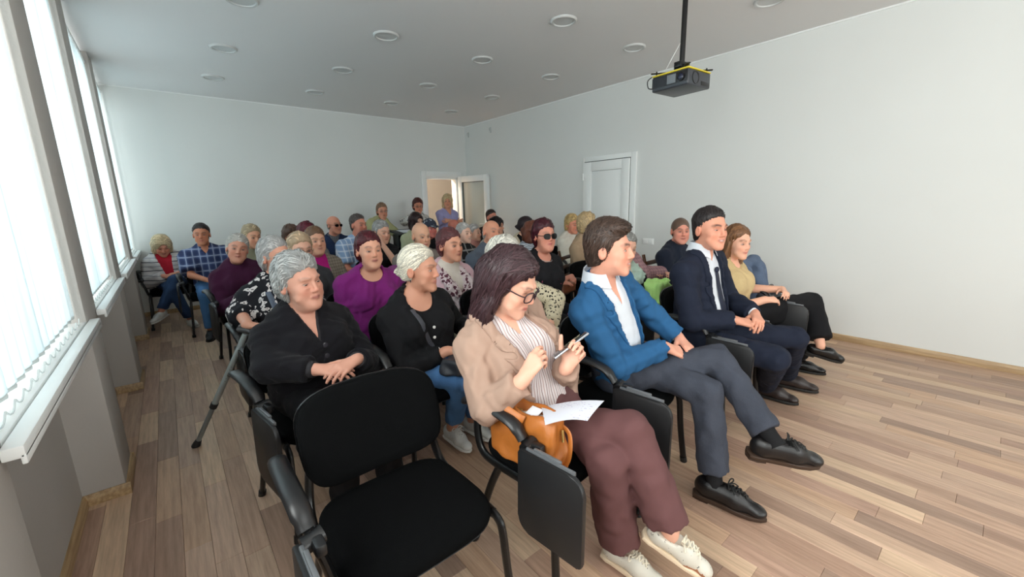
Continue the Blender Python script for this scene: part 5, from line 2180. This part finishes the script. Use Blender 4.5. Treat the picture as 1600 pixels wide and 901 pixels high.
p_gs = sit('bald man in the blue-grey jumper', 'nearly bald man in blue-grey jumper with his head tilted, arms in lap',
    (2.410, 3.200, 1.135), near=1, sex='m', yaw=.1, look=-0.05, pitch=-.12, roll=.18, age=.9, smile=.1, full=.1, tone=(204, 144, 116), brow=(150, 130, 120), hair=('bald', (196, 186, 178)),
    tops=[dict(n='jumper', m=knit('blue_grey_knit', (88, 96, 108)), e=.018, loose=.012)], low=dict(m=BLK))

p_dw = sit('white-haired woman in the dark top with a cross pattern', 'smiling white-haired woman in black top with pale cross pattern',
    (2.812, 4.300, 1.060), near=0, yaw=.1, look=0.25, age=.8, smile=.8, hair=('crop', (206, 202, 198)), tone=PALE, tops=[dict(n='top', m=plaid('dark_cross_print', (34, 34, 36), (28, 28, 30), (150, 148, 146), 9, 9), e=.016)], low=dict(m=BLK), hands=False)

p_plum = sit('white-haired woman in the plum jumper', 'white-haired elderly woman in plum jumper with high neck, head tilted, near the aisle',
    (0.468, 4.500, 1.060), hip=(.50, 4.56), yaw=.1, near=1, s=1.03, look=-.02, pitch=.0, roll=.22, age=1, smile=.2, full=.6, tone=(200, 144, 122), hair=('crop', (206, 200, 192)), girth=1.15,
    tops=[dict(n='jumper', m=knit('plum_knit', (66, 28, 54)), e=.018, loose=.012, turtle=.045)], low=dict(m=BLK), shoes=(34, 34, 36))

p_gbl = sit('woman with ash-blonde hair behind the plum jumper', 'woman with ash-blonde short hair in olive top, behind the woman in plum',
    (0.689, 5.200, 1.117), near=0, look=0.35, pitch=.05, age=.8, hair=('fluffy', (190, 170, 138)), tone=(206, 152, 124), tops=[dict(n='top', m=cloth('olive_grey', (128, 126, 104)), e=.016)], low=dict(m=BLK), hands=False)

p_hf = sit('grey-haired woman resting chin on hand', 'grey-haired woman in black resting her chin on her raised hand, behind the purple jumper',
    (1.801, 4.400, 1.134), near=0, look=.25, pitch=.15, age=.8, hair=('crop', (172, 170, 168)), tone=FAIR, tops=[dict(n='top', m=BLK, e=.014, sl=-.2)], low=dict(m=BLK),
    arms=dict(L=dict(w=(1.740, 4.260, 1.020), e=(1.847, 4.200, 0.814), d=(-.35, .1, .9), n=(-.2, .9, .1), dworld=True, curl=.9)))

p_lb = sit('man in the pale blue checked shirt', 'stout man with short grey hair in pale blue short-sleeved shirt, left of the table',
    (1.769, 5.000, 1.197), near=1, sex='m', yaw=.15, look=0.4, pitch=.0, age=.6, full=.7, smile=0, tone=(200, 132, 110), hair=('short', (98, 88, 84)), girth=1.2,
    tops=[dict(n='shirt', m=plaid('pale_blue_check', (156, 178, 206), (126, 152, 190), (214, 220, 230), 18, 14), e=.016, sl=-.2, loose=.02, v=(.05, .03), collar=(cloth('pale_blue', (160, 182, 208)), .024, .03))], low=dict(m=BLK))

p_ve = sit('man in the blue waistcoat', 'balding man with dark glasses in blue waistcoat over a checked shirt, near the back wall',
    (1.728, 5.800, 1.180), near=0, sex='m', look=.35, age=.7, full=.3, tone=(204, 140, 116), hair=('bald', (150, 136, 126)),
    tops=[dict(n='shirt', m=tweed('grey_check', (120, 122, 128), (80, 82, 90)), e=.010), dict(n='waistcoat', m=cloth('blue_waistcoat', (40, 56, 88)), e=.021, sl=-2, v=(.10, .05))], low=dict(m=BLK), hands=False)
glasses(p_ve, (70, 30, 34), .0022, .024, .017, True)

p_cu = sit('curly brown-haired woman at the back', 'woman with curly brown hair, barely visible at the back left',
    (1.158, 5.600, 1.081), near=0, look=.4, pitch=.15, hair=('curly', (104, 78, 66)), tone=TAN, tops=[dict(n='top', m=BLK, e=.016)], low=dict(m=BLK), hands=False)
p_rh = sit('woman with crimson hair behind the tweed jacket', 'woman with crimson-dyed hair mostly hidden behind the tweed jacket',
    (1.198, 5.000, 1.127), near=0, look=.5, hair=('fluffy', (104, 32, 48)), tone=FAIR, tops=[dict(n='top', m=cloth('dusty_grey', (120, 116, 114)), e=.016)], low=dict(m=BLK), hands=False)

p_cap = sit('man in the camouflage cap', 'man wearing a dark patterned peaked cap and pale olive jacket',
    (2.674, 4.900, 1.112), near=1, sex='m', look=0.02, pitch=.05, age=.7, full=.3, tone=(206, 120, 110), hair=('shaved', (120, 108, 100)),
    tops=[dict(n='shirt', m=BLK, e=.010), dict(n='jacket', m=cloth('pale_olive', (176, 172, 140)), e=.021, open=(.03, .07, 0), loose=.012)], low=dict(m=BLK), hands=False)

p_dk = sit('dark-haired woman behind the man in the cap', 'dark-haired woman in pale green top, almost hidden behind the bald man in grey',
    (2.791, 5.500, 1.179), near=0, look=.2, hair=('bob', (58, 38, 40)), tone=FAIR, tops=[dict(n='top', m=cloth('pale_green', (190, 194, 160)), e=.018)], low=dict(m=BLK), hands=False)
p_br = sit('red-faced bald man at the back', 'red-faced bald man in front of the standing woman in lavender',
    (3.487, 5.600, 1.065), near=0, sex='m', look=.6, pitch=.15, age=.8, tone=(196, 118, 100), hair=('bald', (170, 140, 124)), tops=[dict(n='top', m=BLK, e=.016)], low=dict(m=BLK), hands=False)
p_pk = sit('person in the salmon pink top', 'person in salmon pink top hidden behind the smiling white-haired woman',
    (3.448, 5.000, 1.001), near=0, look=.5, hair=('crop', (196, 190, 186)), tone=FAIR, tops=[dict(n='top', m=cloth('salmon_top', (196, 140, 130)), e=.018)], low=dict(m=BLK), hands=False, girth=1.1)
p_gm = sit('man in thin glasses beside the glass door', 'man with thin glasses and dark brown jacket seated below the glass door',
    (4.153, 5.500, 1.190), near=0, sex='m', look=0.05, age=.5, full=.3, tone=(196, 128, 108), hair=('short', (62, 48, 44)), tops=[dict(n='jacket', m=cloth('dark_brown', (54, 46, 44)), e=.02, loose=.012)], low=dict(m=BLK), hands=False)
glasses(p_gm, (170, 150, 130), .0013)
p_dw2 = sit('black-haired woman behind the bald man in blue-grey', 'black-haired woman in pale grey jacket behind the bald man in the blue-grey jumper',
    (3.635, 4.700, 1.092), near=0, look=.55, roll=.1, hair=('bob', (34, 28, 30)), tone=TAN, tops=[dict(n='top', m=cloth('pale_grey_jacket', (186, 180, 170)), e=.018)], low=dict(m=BLK), hands=False)
p_cr = sit('dark-haired woman in the cream jacket', 'woman with dark hair tied up wearing a cream jacket, seen in profile',
    (3.487, 3.900, 1.113), near=1, look=.75, pitch=.2, age=.4, hair=('bun', (44, 32, 36)), tone=TAN, tops=[dict(n='top', m=BLK, e=.010), dict(n='jacket', m=cloth('cream_jacket', (206, 196, 172)), e=.02, open=(.02, .07, 0))], low=dict(m=BLK), hands=False)
p_rs = sit('auburn-haired woman in the blue and white print', 'auburn-haired woman in blue and white patterned blouse left of the sunglasses wearer',
    (3.237, 3.500, 1.072), near=0, yaw=.2, look=.7, pitch=.1, hair=('bob', (120, 70, 54)), tone=FAIR, tops=[dict(n='blouse', m=stripes('blue_zigzag', (196, 204, 212), (60, 72, 92), 55, .35, 'Z', None, .05), e=.017)], low=dict(m=BLK), hands=False)
p_wh = sit('blonde woman in the white top', 'smiling blonde woman in white top, in front of the closed door',
    (4.128, 3.700, 1.118), near=1, yaw=.2, look=-0.1, pitch=.1, smile=.9, age=.6, hair=('fluffy', (212, 180, 122)), tone=(214, 142, 116), tops=[dict(n='top', m=cloth('white_top', (226, 222, 210)), e=.017)], low=dict(m=BLK), hands=False)
p_tn = sit('curly blonde woman in the tan top', 'woman with curly blonde hair in tan top, turned away from the camera',
    (3.541, 2.950, 1.158), near=1, yaw=.3, look=1.15, pitch=.0, hair=('curly', (206, 178, 134)), tone=FAIR, tops=[dict(n='top', m=cloth('tan_top', (176, 150, 122)), e=.018, loose=.012)], low=dict(m=BLK), hands=False, kind='wood')

# ---- by the windows at the back
PLD = plaid('navy_plaid', (78, 92, 130), (30, 40, 78), (150, 160, 186), 15, 12)
p_pl = sit('man in the plaid shirt', 'man with dark hair in blue and white plaid shirt and jeans by the windows',
    (0.298, 6.000, 1.136), hip=(.33, 6.03), yaw=-.02, near=1, sex='m', s=1.0, look=-.15, age=.8, full=0, smile=.1, tone=(180, 120, 92), brow=(60, 46, 42), hair=('short', (44, 38, 38)),
    tops=[dict(n='shirt', m=PLD, e=.018, sl=-.15, loose=.022, v=(.05, .03), collar=(PLD, .024, .032))], low=dict(m=JEANS), shoes=(30, 30, 34),
    arms=dict(R=dict(w=(0.249, 5.625, 0.660), d=(.8, -.5, -.3), n=(0, .3, -.9), dworld=True), L=dict(w=(0.424, 5.733, 0.660), d=(-.7, -.6, -.3), n=(0, .3, -.9), dworld=True)))
STRP = stripes('striped_cardigan_cloth', (200, 196, 196), (60, 58, 68), 10, .10, 'Z', (160, 158, 164))
p_st = sit('blonde woman in the striped cardigan', 'blonde woman in striped cardigan and red top looking down, farthest seat by the windows',
    (-0.080, 6.700, 0.997), hip=(-.04, 6.74), yaw=.0, near=1, s=1.0, look=.12, pitch=.5, age=.4, smile=.0, tone=(198, 136, 112), hair=('bob', (224, 202, 162)), closed=True,
    tops=[dict(n='top', m=cloth('red_top', (176, 30, 48)), e=.010), dict(n='cardigan', m=STRP, e=.02, open=(.03, .075, 0), loose=.014)], low=dict(m=denim('dark_jeans', (44, 66, 100))),
    legs=dict(L=dict(k=(.02, -.40, .60), a=(-.16, -.42, .25), t=(-.6, -.8, -.2)), R=dict(k=(-.02, -.42, .50), a=(.10, -.36, .09), t=(.3, -1, 0))),
    shoes=leather('white_trainer', (216, 216, 212), .5), shoe_kw=dict(sole=plain('white_sole', (224, 224, 220), .6)))

# ---- standing at the back
p_ol = person('short-haired woman in pale olive shirt and glasses, chin on hand, standing by the lectern', (2.702, 6.500, 1.338), (2.62, 6.55), .1, near=1, look=-0.12, pitch=.05, standing=True, age=.7, smile=.6,
    tone=(206, 146, 120), hair=('crop', (150, 116, 92)), tops=[dict(n='shirt', m=cloth('olive_shirt', (172, 170, 126)), e=.018, loose=.016, v=(.08, .04))], low=dict(m=cloth('khaki', (150, 146, 120))), group='people standing at the back',
    arms=dict(L=dict(w=(2.651, 6.360, 1.189), e=(2.792, 6.300, 1.012), d=(-.3, .0, .9), n=(-.2, .9, .1), dworld=True, curl=1.0), R=dict(w=(2.643, 6.250, 0.791), d=(.8, -.5, 0), n=(0, .2, -1), dworld=True)))
glasses(p_ol, (70, 50, 46), .0018)
p_pr = person('woman with reddish short hair and glasses in grey printed blouse, standing beside the lectern', (3.394, 6.600, 1.405), (3.40, 6.66), .05, near=1, look=-0.25, pitch=.12, standing=True, age=.6, smile=.3,
    tone=(196, 130, 104), hair=('fluffy', (88, 40, 38)), tops=[dict(n='blouse', m=blotch('grey_print', (206, 204, 200), (96, 96, 104), 24, .34), e=.018, loose=.016, v=(.07, .03))], low=dict(m=BLK), group='people standing at the back',
    arms=dict(R=dict(w=(3.085, 6.300, 1.192), e=(3.076, 6.500, 1.158), d=(.8, -.6, 0), n=(0, .2, -1), dworld=True), L=dict(w=(3.350, 6.350, 1.105), d=(-.7, -.6, 0), n=(0, .2, -1), dworld=True)))
glasses(p_pr, (54, 30, 30), .0018)
p_la = person('blonde woman in lavender T-shirt standing with folded arms in the open doorway', (4.079, 6.750, 1.474), (4.08, 6.80), .05, near=1, look=-0.5, pitch=.0, standing=True, age=.4, smile=.3,
    tone=(206, 146, 118), hair=('bob', (226, 198, 152)), tops=[dict(n='t_shirt', m=cloth('lavender', (164, 160, 204)), e=.016, sl=-.3, loose=.016, v=(.09, .05))], low=dict(m=BLK), group='people standing at the back',
    arms=dict(R=dict(w=(.09, -.20, 1.10), world=False, d=(.85, -.1, .2), n=(0, .9, -.2), curl=.2), L=dict(w=(-.09, -.22, 1.14), world=False, d=(-.85, .0, -.15), n=(0, .9, -.2), curl=.2)))
print('TRIS people', tri_count())
# ================================================================ empty chairs and the things people brought
chair(.455, 1.12, 0.0, 'empty black conference chair in the front row, closest to the camera')
chair(3.86, 1.22, -.02, 'empty black conference chair at the right wall end with a coat on it')


def soft_bag(name, label, cat, c, half, mat, yaw=0.0, tilt=0.0, wave=.006, h=.006, seed=1, cut=None):
    root = empty(name, c, yaw)
    tag(root, label, cat)
    g = Grid(-np.array(half) - .06, np.array(half) + .06, h)
    X, Y, Z = g.full()
    t = np.clip((Z + half[2]) / (2 * half[2]), 0, 1)
    sx, sy = half[0] * (1 - .18 * t), half[1] * (1 - .10 * t)
    qx, qy, qz = np.abs(X) - sx + .02, np.abs(Y) - sy + .02, np.abs(Z + tilt * Y) - half[2] + .02
    g.F = (np.sqrt(np.maximum(qx, 0) ** 2 + np.maximum(qy, 0) ** 2 + np.maximum(qz, 0) ** 2) + np.minimum(np.maximum(np.maximum(qx, qy), qz), 0) - .02).astype(np.float32)
    g.wave(wave, .09, seed)
    if cut:
        g.put(cut)
    V, Q = g.nets()
    link(bpy.data.objects.new('bag_body', np_mesh('bag_body', V, Q, mat)), root)
    return root, g


COG = leather('cognac_leather', (176, 104, 44), .38)
GOLD = plain('gold_metal', (212, 178, 110), .25, 1.0)
BC = (0.893, 1.010, 0.595)
bag, bg_ = soft_bag('handbag', 'cognac brown leather handbag, unzipped, beside the woman in the beige blazer', 'handbag', (BC[0] + .005, BC[1] + .005, BC[2]), (.058, .150, .108), COG, .12, 0.0, .0075, .0068, 3,
                    [('-e', V3(.0, -.02, .12), (.032, .095, .055), None, .01)])
MB().sheet([[(-.028 + .056 * i / 4, -.10 + .16 * j / 5, .074 + .010 * math.sin(i * 2.1 + j * 1.3)) for j in range(6)] for i in range(5)], .001).obj('lining', blotch('pale_lining', (206, 202, 190), (148, 140, 116), 60, .3), bag)
MB().sheet([[(-.02 + .04 * i / 3, -.06 + .05 * j / 3, .088 + .012 * i / 3) for j in range(4)] for i in range(4)], .001).obj('papers', plain('bag_paper', (226, 228, 232), .7), bag)
MB().tube(smooth_path([(-.045, .115, .075), (-.075, .10, .115), (-.085, .04, .120), (-.070, -.02, .095), (-.058, -.035, .085)], 6), .011, 8, (.35, 1.3)).obj('handle', COG, bag)
MB().tube(smooth_path([(.035, -.125, .06), (.03, -.165, .04), (.015, -.175, -.03), (.01, -.150, -.09)], 6), .009, 8, (.4, 1.2)).obj('strap', COG, bag)
mb = MB()
mb.tube([(-.086 + .016 * math.cos(a), .10, .098 + .016 * math.sin(a)) for a in [2 * math.pi * k / 16 for k in range(16)]], .0028, 6, closed=True)
mb.tube([(.02, -.142, .055), (.012, -.150, .015)], .0055, 8)
mb.tube([(-.02, .065, .098), (-.028, .03, .098), (-.024, .0, .097)], .0032, 6)
mb.obj('buckles', GOLD, bag)
mb = MB(); mb.lathe([(0, -.003), (.011, -.003), (.013, 0), (0, .002)], (-.060, -.04, .015), 16, 'X'); mb.obj('stud', plain('pale_stud', (240, 226, 196), .2), bag)

PA, PB = np.array((1.014, 0.985, 0.865)), np.array((1.111, 0.930, 0.941))
ax = unit(PB - PA)
pm = (PA + PB) / 2
nrm = unit(np.cross(ax, np.cross(V3(-.25, .45, .85), ax)))
sd_ = np.cross(nrm, ax)
ph = empty('smartphone', (0, 0, 0))
ph.matrix_world = Matrix((( ax[0], sd_[0], nrm[0], pm[0]), (ax[1], sd_[1], nrm[1], pm[1]), (ax[2], sd_[2], nrm[2], pm[2]), (0, 0, 0, 1)))
tag(ph, 'smartphone in a clear case held by the woman in the beige blazer', 'smartphone')
MB().box((-.076, -.036, -.004), (.076, .036, .004), .0035, 3).obj('phone_case', plain('silver_case', (176, 180, 186), .15, .6), ph)
MB().box((-.072, -.033, .0038), (.072, .033, .0048), .0004).obj('screen', plain('phone_screen', (20, 22, 26), .05), ph)

# printed sheet on the lap
c00, c10, c11, c01 = (np.array(v) for v in ((0.933, 0.976, 0.695), (1.132, 0.853, 0.690), (1.001, 0.822, 0.672), (0.852, 0.875, 0.700)))
rows = []
for i in range(9):
    row = []
    for j in range(7):
        a, b_ = i / 8, j / 6
        p = (c00 * (1 - a) + c10 * a) * (1 - b_) + (c01 * (1 - a) + c11 * a) * b_
        p = p + V3(0, 0, .016 * math.sin(a * 2.6) + .004 * math.sin(b_ * 3))
        row.append(tuple(p))
    rows.append(row)
t = NT('printed_paper')
v = t.coords((1, 1, 1), (0, 0, .5))
sp = t.sep(v)
ln = t.math('LESS_THAN', t.math('FRACT', t.math('MULTIPLY', sp[1], 90)), .28)
wd_ = t.math('GREATER_THAN', t.noise(t.coords((1, .2, 1), (0, 0, .5)), 160, 2), .56)
bl = t.math('GREATER_THAN', t.noise(v, 9, 1), .50)
t.base(t.mix(t.math('MULTIPLY', t.math('MULTIPLY', ln, wd_), t.math('MULTIPLY', bl, .55)), lin((204, 208, 218)), lin((120, 110, 170))))
sheet = MB().sheet(rows, .0006).obj('paper_sheet', t.done(.7))
tag(sheet, 'white printed paper sheet lying on the maroon trousers in the front row', 'paper')

# walking stick leaning beside the woman in the floral blouse
tip, top = np.array((-0.061, 2.997, 0.000)), np.array((0.258, 2.720, 0.714))
tip[2] = .0
cn = empty('walking_stick', tuple(tip))
tag(cn, 'grey metal walking stick with black handle, held beside the aisle', 'walking stick')
q = top - tip
ALU = plain('stick_aluminium', (158, 166, 166), .35)
dk = plain('stick_rubber', (40, 40, 42), .6)
MB().tube([q * .38, q], .0165, 14).obj('upper_tube', ALU, cn)
MB().tube([q * .04, q * .42], .0135, 12).obj('lower_tube', plain('stick_lower', (128, 132, 132), .4), cn)
MB().tube([q * .36, q * .40], .0205, 14).obj('collar', dk, cn)
MB().tube([V3(0, 0, 0), q * .03, q * .06], [.024, .021, .016], 14).obj('ferrule', dk, cn)
mb = MB()
sdv = unit(np.cross(q, V3(.75, -.66, 0)))
for k in range(6):
    c_ = q * (.60 + .025 * k) - sdv * .0
    mb.tube([c_ + unit(V3(-.1, -1, .1)) * .0158, c_ + unit(V3(-.1, -1, .1)) * .0172], .0032, 8)
mb.obj('adjusting_holes', dk, cn)
ha, hb = np.array((0.227, 2.740, 0.743)) - tip, np.array((0.343, 2.660, 0.697)) - tip
MB().tube(smooth_path([ha, ha * .6 + hb * .4 + V3(0, 0, .006), hb], 5), .021, 12, (1, .8)).obj('handle', plain('stick_handle', (62, 62, 64), .5), cn)

# other bags
LIME = cloth('lime_cloth', (176, 220, 134), 700.0, .8, .05, 0.0, .2)
LC = (2.756, 1.620, 0.725)
lb_, _g = soft_bag('tote_bag', 'pale lime green cloth bag on the lap of the woman in mauve', 'bag', (LC[0], LC[1], LC[2] - .02), (.135, .07, .12), LIME, .25, 0, .013, .008, 5)
MB().sheet([[(.05 + .16 * i / 6 , -.085 - .02 * math.sin(i * .9), .09 - .20 * j / 5 - .03 * math.sin(i)) for j in range(6)] for i in range(7)], .003).obj('flap', LIME, lb_)
KC = (1.042, 1.704, 0.600)
soft_bag('shoulder_bag', 'small black leather shoulder bag on the jeans of the woman with the bun', 'bag', (KC[0] + .03, KC[1] + .03, .60), (.10, .07, .045), leather('soft_black_leather', (46, 48, 54), .45), .3, 0, .007, .006, 7)
SCn = (2.659, 2.454, 0.665)
soft_bag('clutch_bag', 'brown leather clutch bag on the lap of the woman in sunglasses', 'bag', (SCn[0], SCn[1], .665), (.11, .045, .045), leather('brown_leather', (124, 72, 46), .4), .1, 0, .004, .006, 8)
TC = (-0.071, 7.475, 0.660)
soft_bag('hand_purse', 'tan flat bag on the lap of the blonde woman in the striped cardigan', 'bag', (TC[0] + .02, TC[1], .69), (.14, .06, .03), leather('tan_purse', (126, 98, 72), .5), .0, 0, .003, .008, 9)

# coat and bag left on the last chair of the front row
COATM = denim('blue_grey_coat', (86, 100, 122))
g = Grid((-.32, -.20, -.30), (.32, .25, .24), .008)
g.put([con((-.20, .05, .10), (.20, .05, .12), .050, .050, .04), con((-.17, -.02, .06), (-.15, -.07, -.22), .055, .075, .05), con((.05, -.03, .07), (.04, -.08, -.24), .060, .07, .05), con((.19, .0, .07), (.20, -.05, -.16), .055, .055, .05), con((-.05, .10, .05), (0, .12, -.15), .055, .08, .05)])
g.wave(.007, .10, 4)
V, Q = g.nets()
coat = link(bpy.data.objects.new('coat', np_mesh('coat', V, Q, COATM)))
coat.location = (3.86, 1.385, .735)
tag(coat, 'blue-grey coat draped over the empty chair by the right wall', 'coat')
BCp = (3.80, 1.20, .545)
b5, _g = soft_bag('black_bag', 'black leather bag on the empty chair beneath the blue-grey coat', 'bag', BCp, (.13, .08, .075), leather('soft_black_leather', (46, 48, 54), .45), .0, 0, .006, .008, 10)
MB().tube(smooth_path([(-.08, 0, .07), (-.06, 0, .14), (.06, 0, .14), (.08, 0, .07)], 5), .008, 8).obj('handle', STEEL, b5)

# cap of the man at the back
T, s_ = p_cap['T'], p_cap['s']
CAPM = blotch('camouflage', (52, 58, 72), (196, 200, 204), 30, .30)
g = Grid((-.13, -.20, -.02), (.13, .15, .16), .0055)
g.put([ell3((0, .012, .040), (.089, .109, .098), None, .01)])
X, Y, Z = g.full()
g.cut(.034 - .10 * np.minimum(Y, 0) * 0 - Z)
g.put([ell3((0, -.118, .040), (.066, .062, .0075), rotx(.22), .012)])
V, Q = g.nets()
link(bpy.data.objects.new('cap', np_mesh('cap', (V * s_) @ T[:, :3].T + T[:, 3], Q, CAPM)), p_cap['root'])

# scarf and tie and straps
p = p_sc
N_, RT_ = p['N'], p['RT']
lc = lambda x, y, z: N_ + RT_ @ V3(x, y, z)
g = Grid(N_ - V3(.22, .34, .42), N_ + V3(.22, .16, .12), .009)
g.put([con(lc(-.02, .055, .03), lc(-.085, -.01, .005), .030, .036, .02), con(lc(-.085, -.01, .005), lc(-.085, -.175, -.13), .036, .046, .02), con(lc(-.085, -.175, -.13), lc(-.03, -.225, -.27), .046, .046, .02),
       con(lc(.02, .055, .03), lc(.085, -.01, .005), .030, .036, .02), con(lc(.085, -.01, .005), lc(.08, -.175, -.13), .036, .046, .02), con(lc(.08, -.175, -.13), lc(.02, -.225, -.28), .046, .046, .02)])
g.wave(.007, .045, 11)
V, Q = g.nets()
link(bpy.data.objects.new('scarf', np_mesh('scarf', V, Q, SCARF)), p['root'])
p = p_gb
N_, RT_ = p['N'], p['RT']
g = Grid(N_ - V3(.22, .28, .30), N_ + V3(.22, .16, .12), .010)
g.put([con(lc(-.02, .05, .03), lc(-.08, -.03, .0), .032, .038, .02), con(lc(-.08, -.03, .0), lc(-.02, -.14, -.14), .038, .05, .02), con(lc(.02, .05, .03), lc(.08, -.03, .0), .032, .038, .02), con(lc(.08, -.03, .0), lc(.02, -.14, -.12), .038, .05, .02)])
g.wave(.007, .05, 12)
V, Q = g.nets()
link(bpy.data.objects.new('scarf', np_mesh('scarf', V, Q, cloth('mint_scarf', (168, 190, 178), 600.0, .9, .15))), p['root'])
p = p_navy
N_, RT_ = p['N'], p['RT']
TIE = cloth('navy_tie', (28, 34, 52), 1200.0, .5, .1)
pts = [(N_[0] * (1 - .12 * k) , N_[2] - .075 - .036 * k) for k in range(9)]
line = on_front(p, 'shirt', pts, .006)
kn = line[0]
mb = MB()
mb.tube(smooth_path(line, 3), [.017 + .013 * min(1, i / 18) for i in range(25)], 10, (1, .22))
mb.obj('tie', TIE, p['root'])
MB().ball(kn + V3(0, -.004, .002), .018, 12, 8, (1, .7, 1)).obj('tie_knot', TIE, p['root'])

# ---------------------------------------------------------------- projector on its ceiling pole
pj = empty('projector', (3.235, 1.785, 2.30), math.radians(-4))
tag(pj, 'dark grey projector with yellow top edge hanging under the ceiling on a black bracket', 'projector')
PG = plain('projector_grey', (58, 62, 68), .35)
PD = plain('projector_dark', (24, 25, 28), .3)
MB().box((-.150, -.155, -.060), (.150, .155, .050), .012, 3).obj('housing', PG, pj)
MB().box((-.152, -.157, .050), (.152, .157, .062), .006).obj('top_plate', plain('yellow_plate', (224, 204, 60), .4), pj)
fr = MB()
fr.box((-.153, -.150, -.035), (-.149, .150, .040), .002)
fr.obj('front_panel', PD, pj)
for a, b_ in ((.085, .145), (.025, .080)):
    gr = MB()
    for k in range(9):
        y = a + (b_ - a) * k / 8
        gr.box((-.1575, y - .0018, -.030), (-.152, y + .0018, .034))
    gr.obj('vent_grille', PG, pj)
MB().box((-.156, -.055, -.030), (-.151, .020, .034), .002).obj('cover_panel', plain('projector_panel', (112, 118, 124), .35), pj)
mb = MB(); mb.lathe([(.0, -.012), (.022, -.012), (.024, -.016), (.030, -.016), (.031, .0), (.0, .001)], (-.153, -.100, .0), 24, 'X'); ln_ = mb.obj('lens_barrel', PD, pj)
mb = MB(); mb.lathe([(.0, -.0185), (.014, -.0165), (.021, -.0125), (0, -.012)], (-.153, -.100, .0), 24, 'X'); mb.obj('lens', plain('lens_glass', (30, 36, 60), .03), ln_)
mb = MB(); mb.lathe([(.0, .001), (.036, .001), (.040, -.004), (.044, -.004), (.045, .001)], (-.055, -.155, -.005), 28, 'Y'); mb.obj('speaker_ring', PD, pj)
MB().box((.02, -.158, -.050), (.13, -.154, -.02), .001).obj('side_vent', PD, pj)
# bracket
mb = MB()
mb.box((-.035, -.045, .085), (.035, .045, .125), .004).box((-.060, -.030, .105), (.060, .030, .145), .004)
mb.tube([(0, 0, .06), (0, 0, .12)], .022, 14)
br = mb.obj('mount_head', STEEL, pj)
for sx, sy in ((-1, -1), (-1, 1), (1, -1), (1, 1)):
    mb = MB(); mb.tube([(0, 0, .078), (sx * .16, sy * .16, .078)], .014, 6, (1, .35)); mb.tube([(sx * .13, sy * .13, .06), (sx * .13, sy * .13, .092)], .006, 8)
    mb.obj('mount_arm', STEEL, br)
MB().tube([(0, 0, .12), (0, 0, ZC - 2.302)], .0195, 18).obj('pole', STEEL, pj)
MB().lathe([(.0, ZC - 2.33), (.055, ZC - 2.33), (.06, ZC - 2.3005), (0, ZC - 2.3005)], n=24).obj('ceiling_flange', STEEL, pj)
MB().tube(smooth_path([(-.02, .01, .28), (-.03, .06, .20), (-.05, .12, .09)], 5), .0025, 6).obj('white_cable', plain('cable_white', (226, 228, 226), .4), pj)
MB().tube(smooth_path([(-.14, .165, .06), (-.165, .185, .03), (-.16, .18, -.02), (-.14, .156, -.03)], 5), .004, 6).obj('black_cable', PD, pj)

# ---------------------------------------------------------------- lectern at the back with a sheet on it
LX, LY = 2.93, 6.12
lt_ = empty('lectern', (LX, LY, 0), .1)
tag(lt_, 'black lectern with a sloping top at the back of the room', 'lectern')
BLKW = plain('black_wood', (30, 31, 33), .45)
MB().box((-.20, -.18, 0), (.20, .18, .03), .006).obj('base', BLKW, lt_)
MB().box((-.17, -.02, .03), (.17, .02, .98), .004).box((-.17, -.02, .03), (-.14, .16, .98), .004).box((.14, -.02, .03), (.17, .16, .98), .004).obj('column', BLKW, lt_)
MB().box((-.25, -.19, -.012), (.25, .19, .012), .004, rot=Matrix.Rotation(math.radians(8), 3, 'X')).obj('top_board', BLKW, lt_).location = (0, -.02, 1.01)
pp_ = MB().box((-.15, -.105, -.0015), (.15, .105, .0015), rot=Matrix.Rotation(math.radians(8), 3, 'X')).obj('paper_sheet', plain('plain_paper', (232, 236, 244), .7))
pp_.location, pp_.rotation_euler = (LX + .01, LY - .02, 1.0245), (0, 0, .1)
tag(pp_, 'white paper sheet lying on the black lectern at the back', 'paper')
print('TRIS all', tri_count())
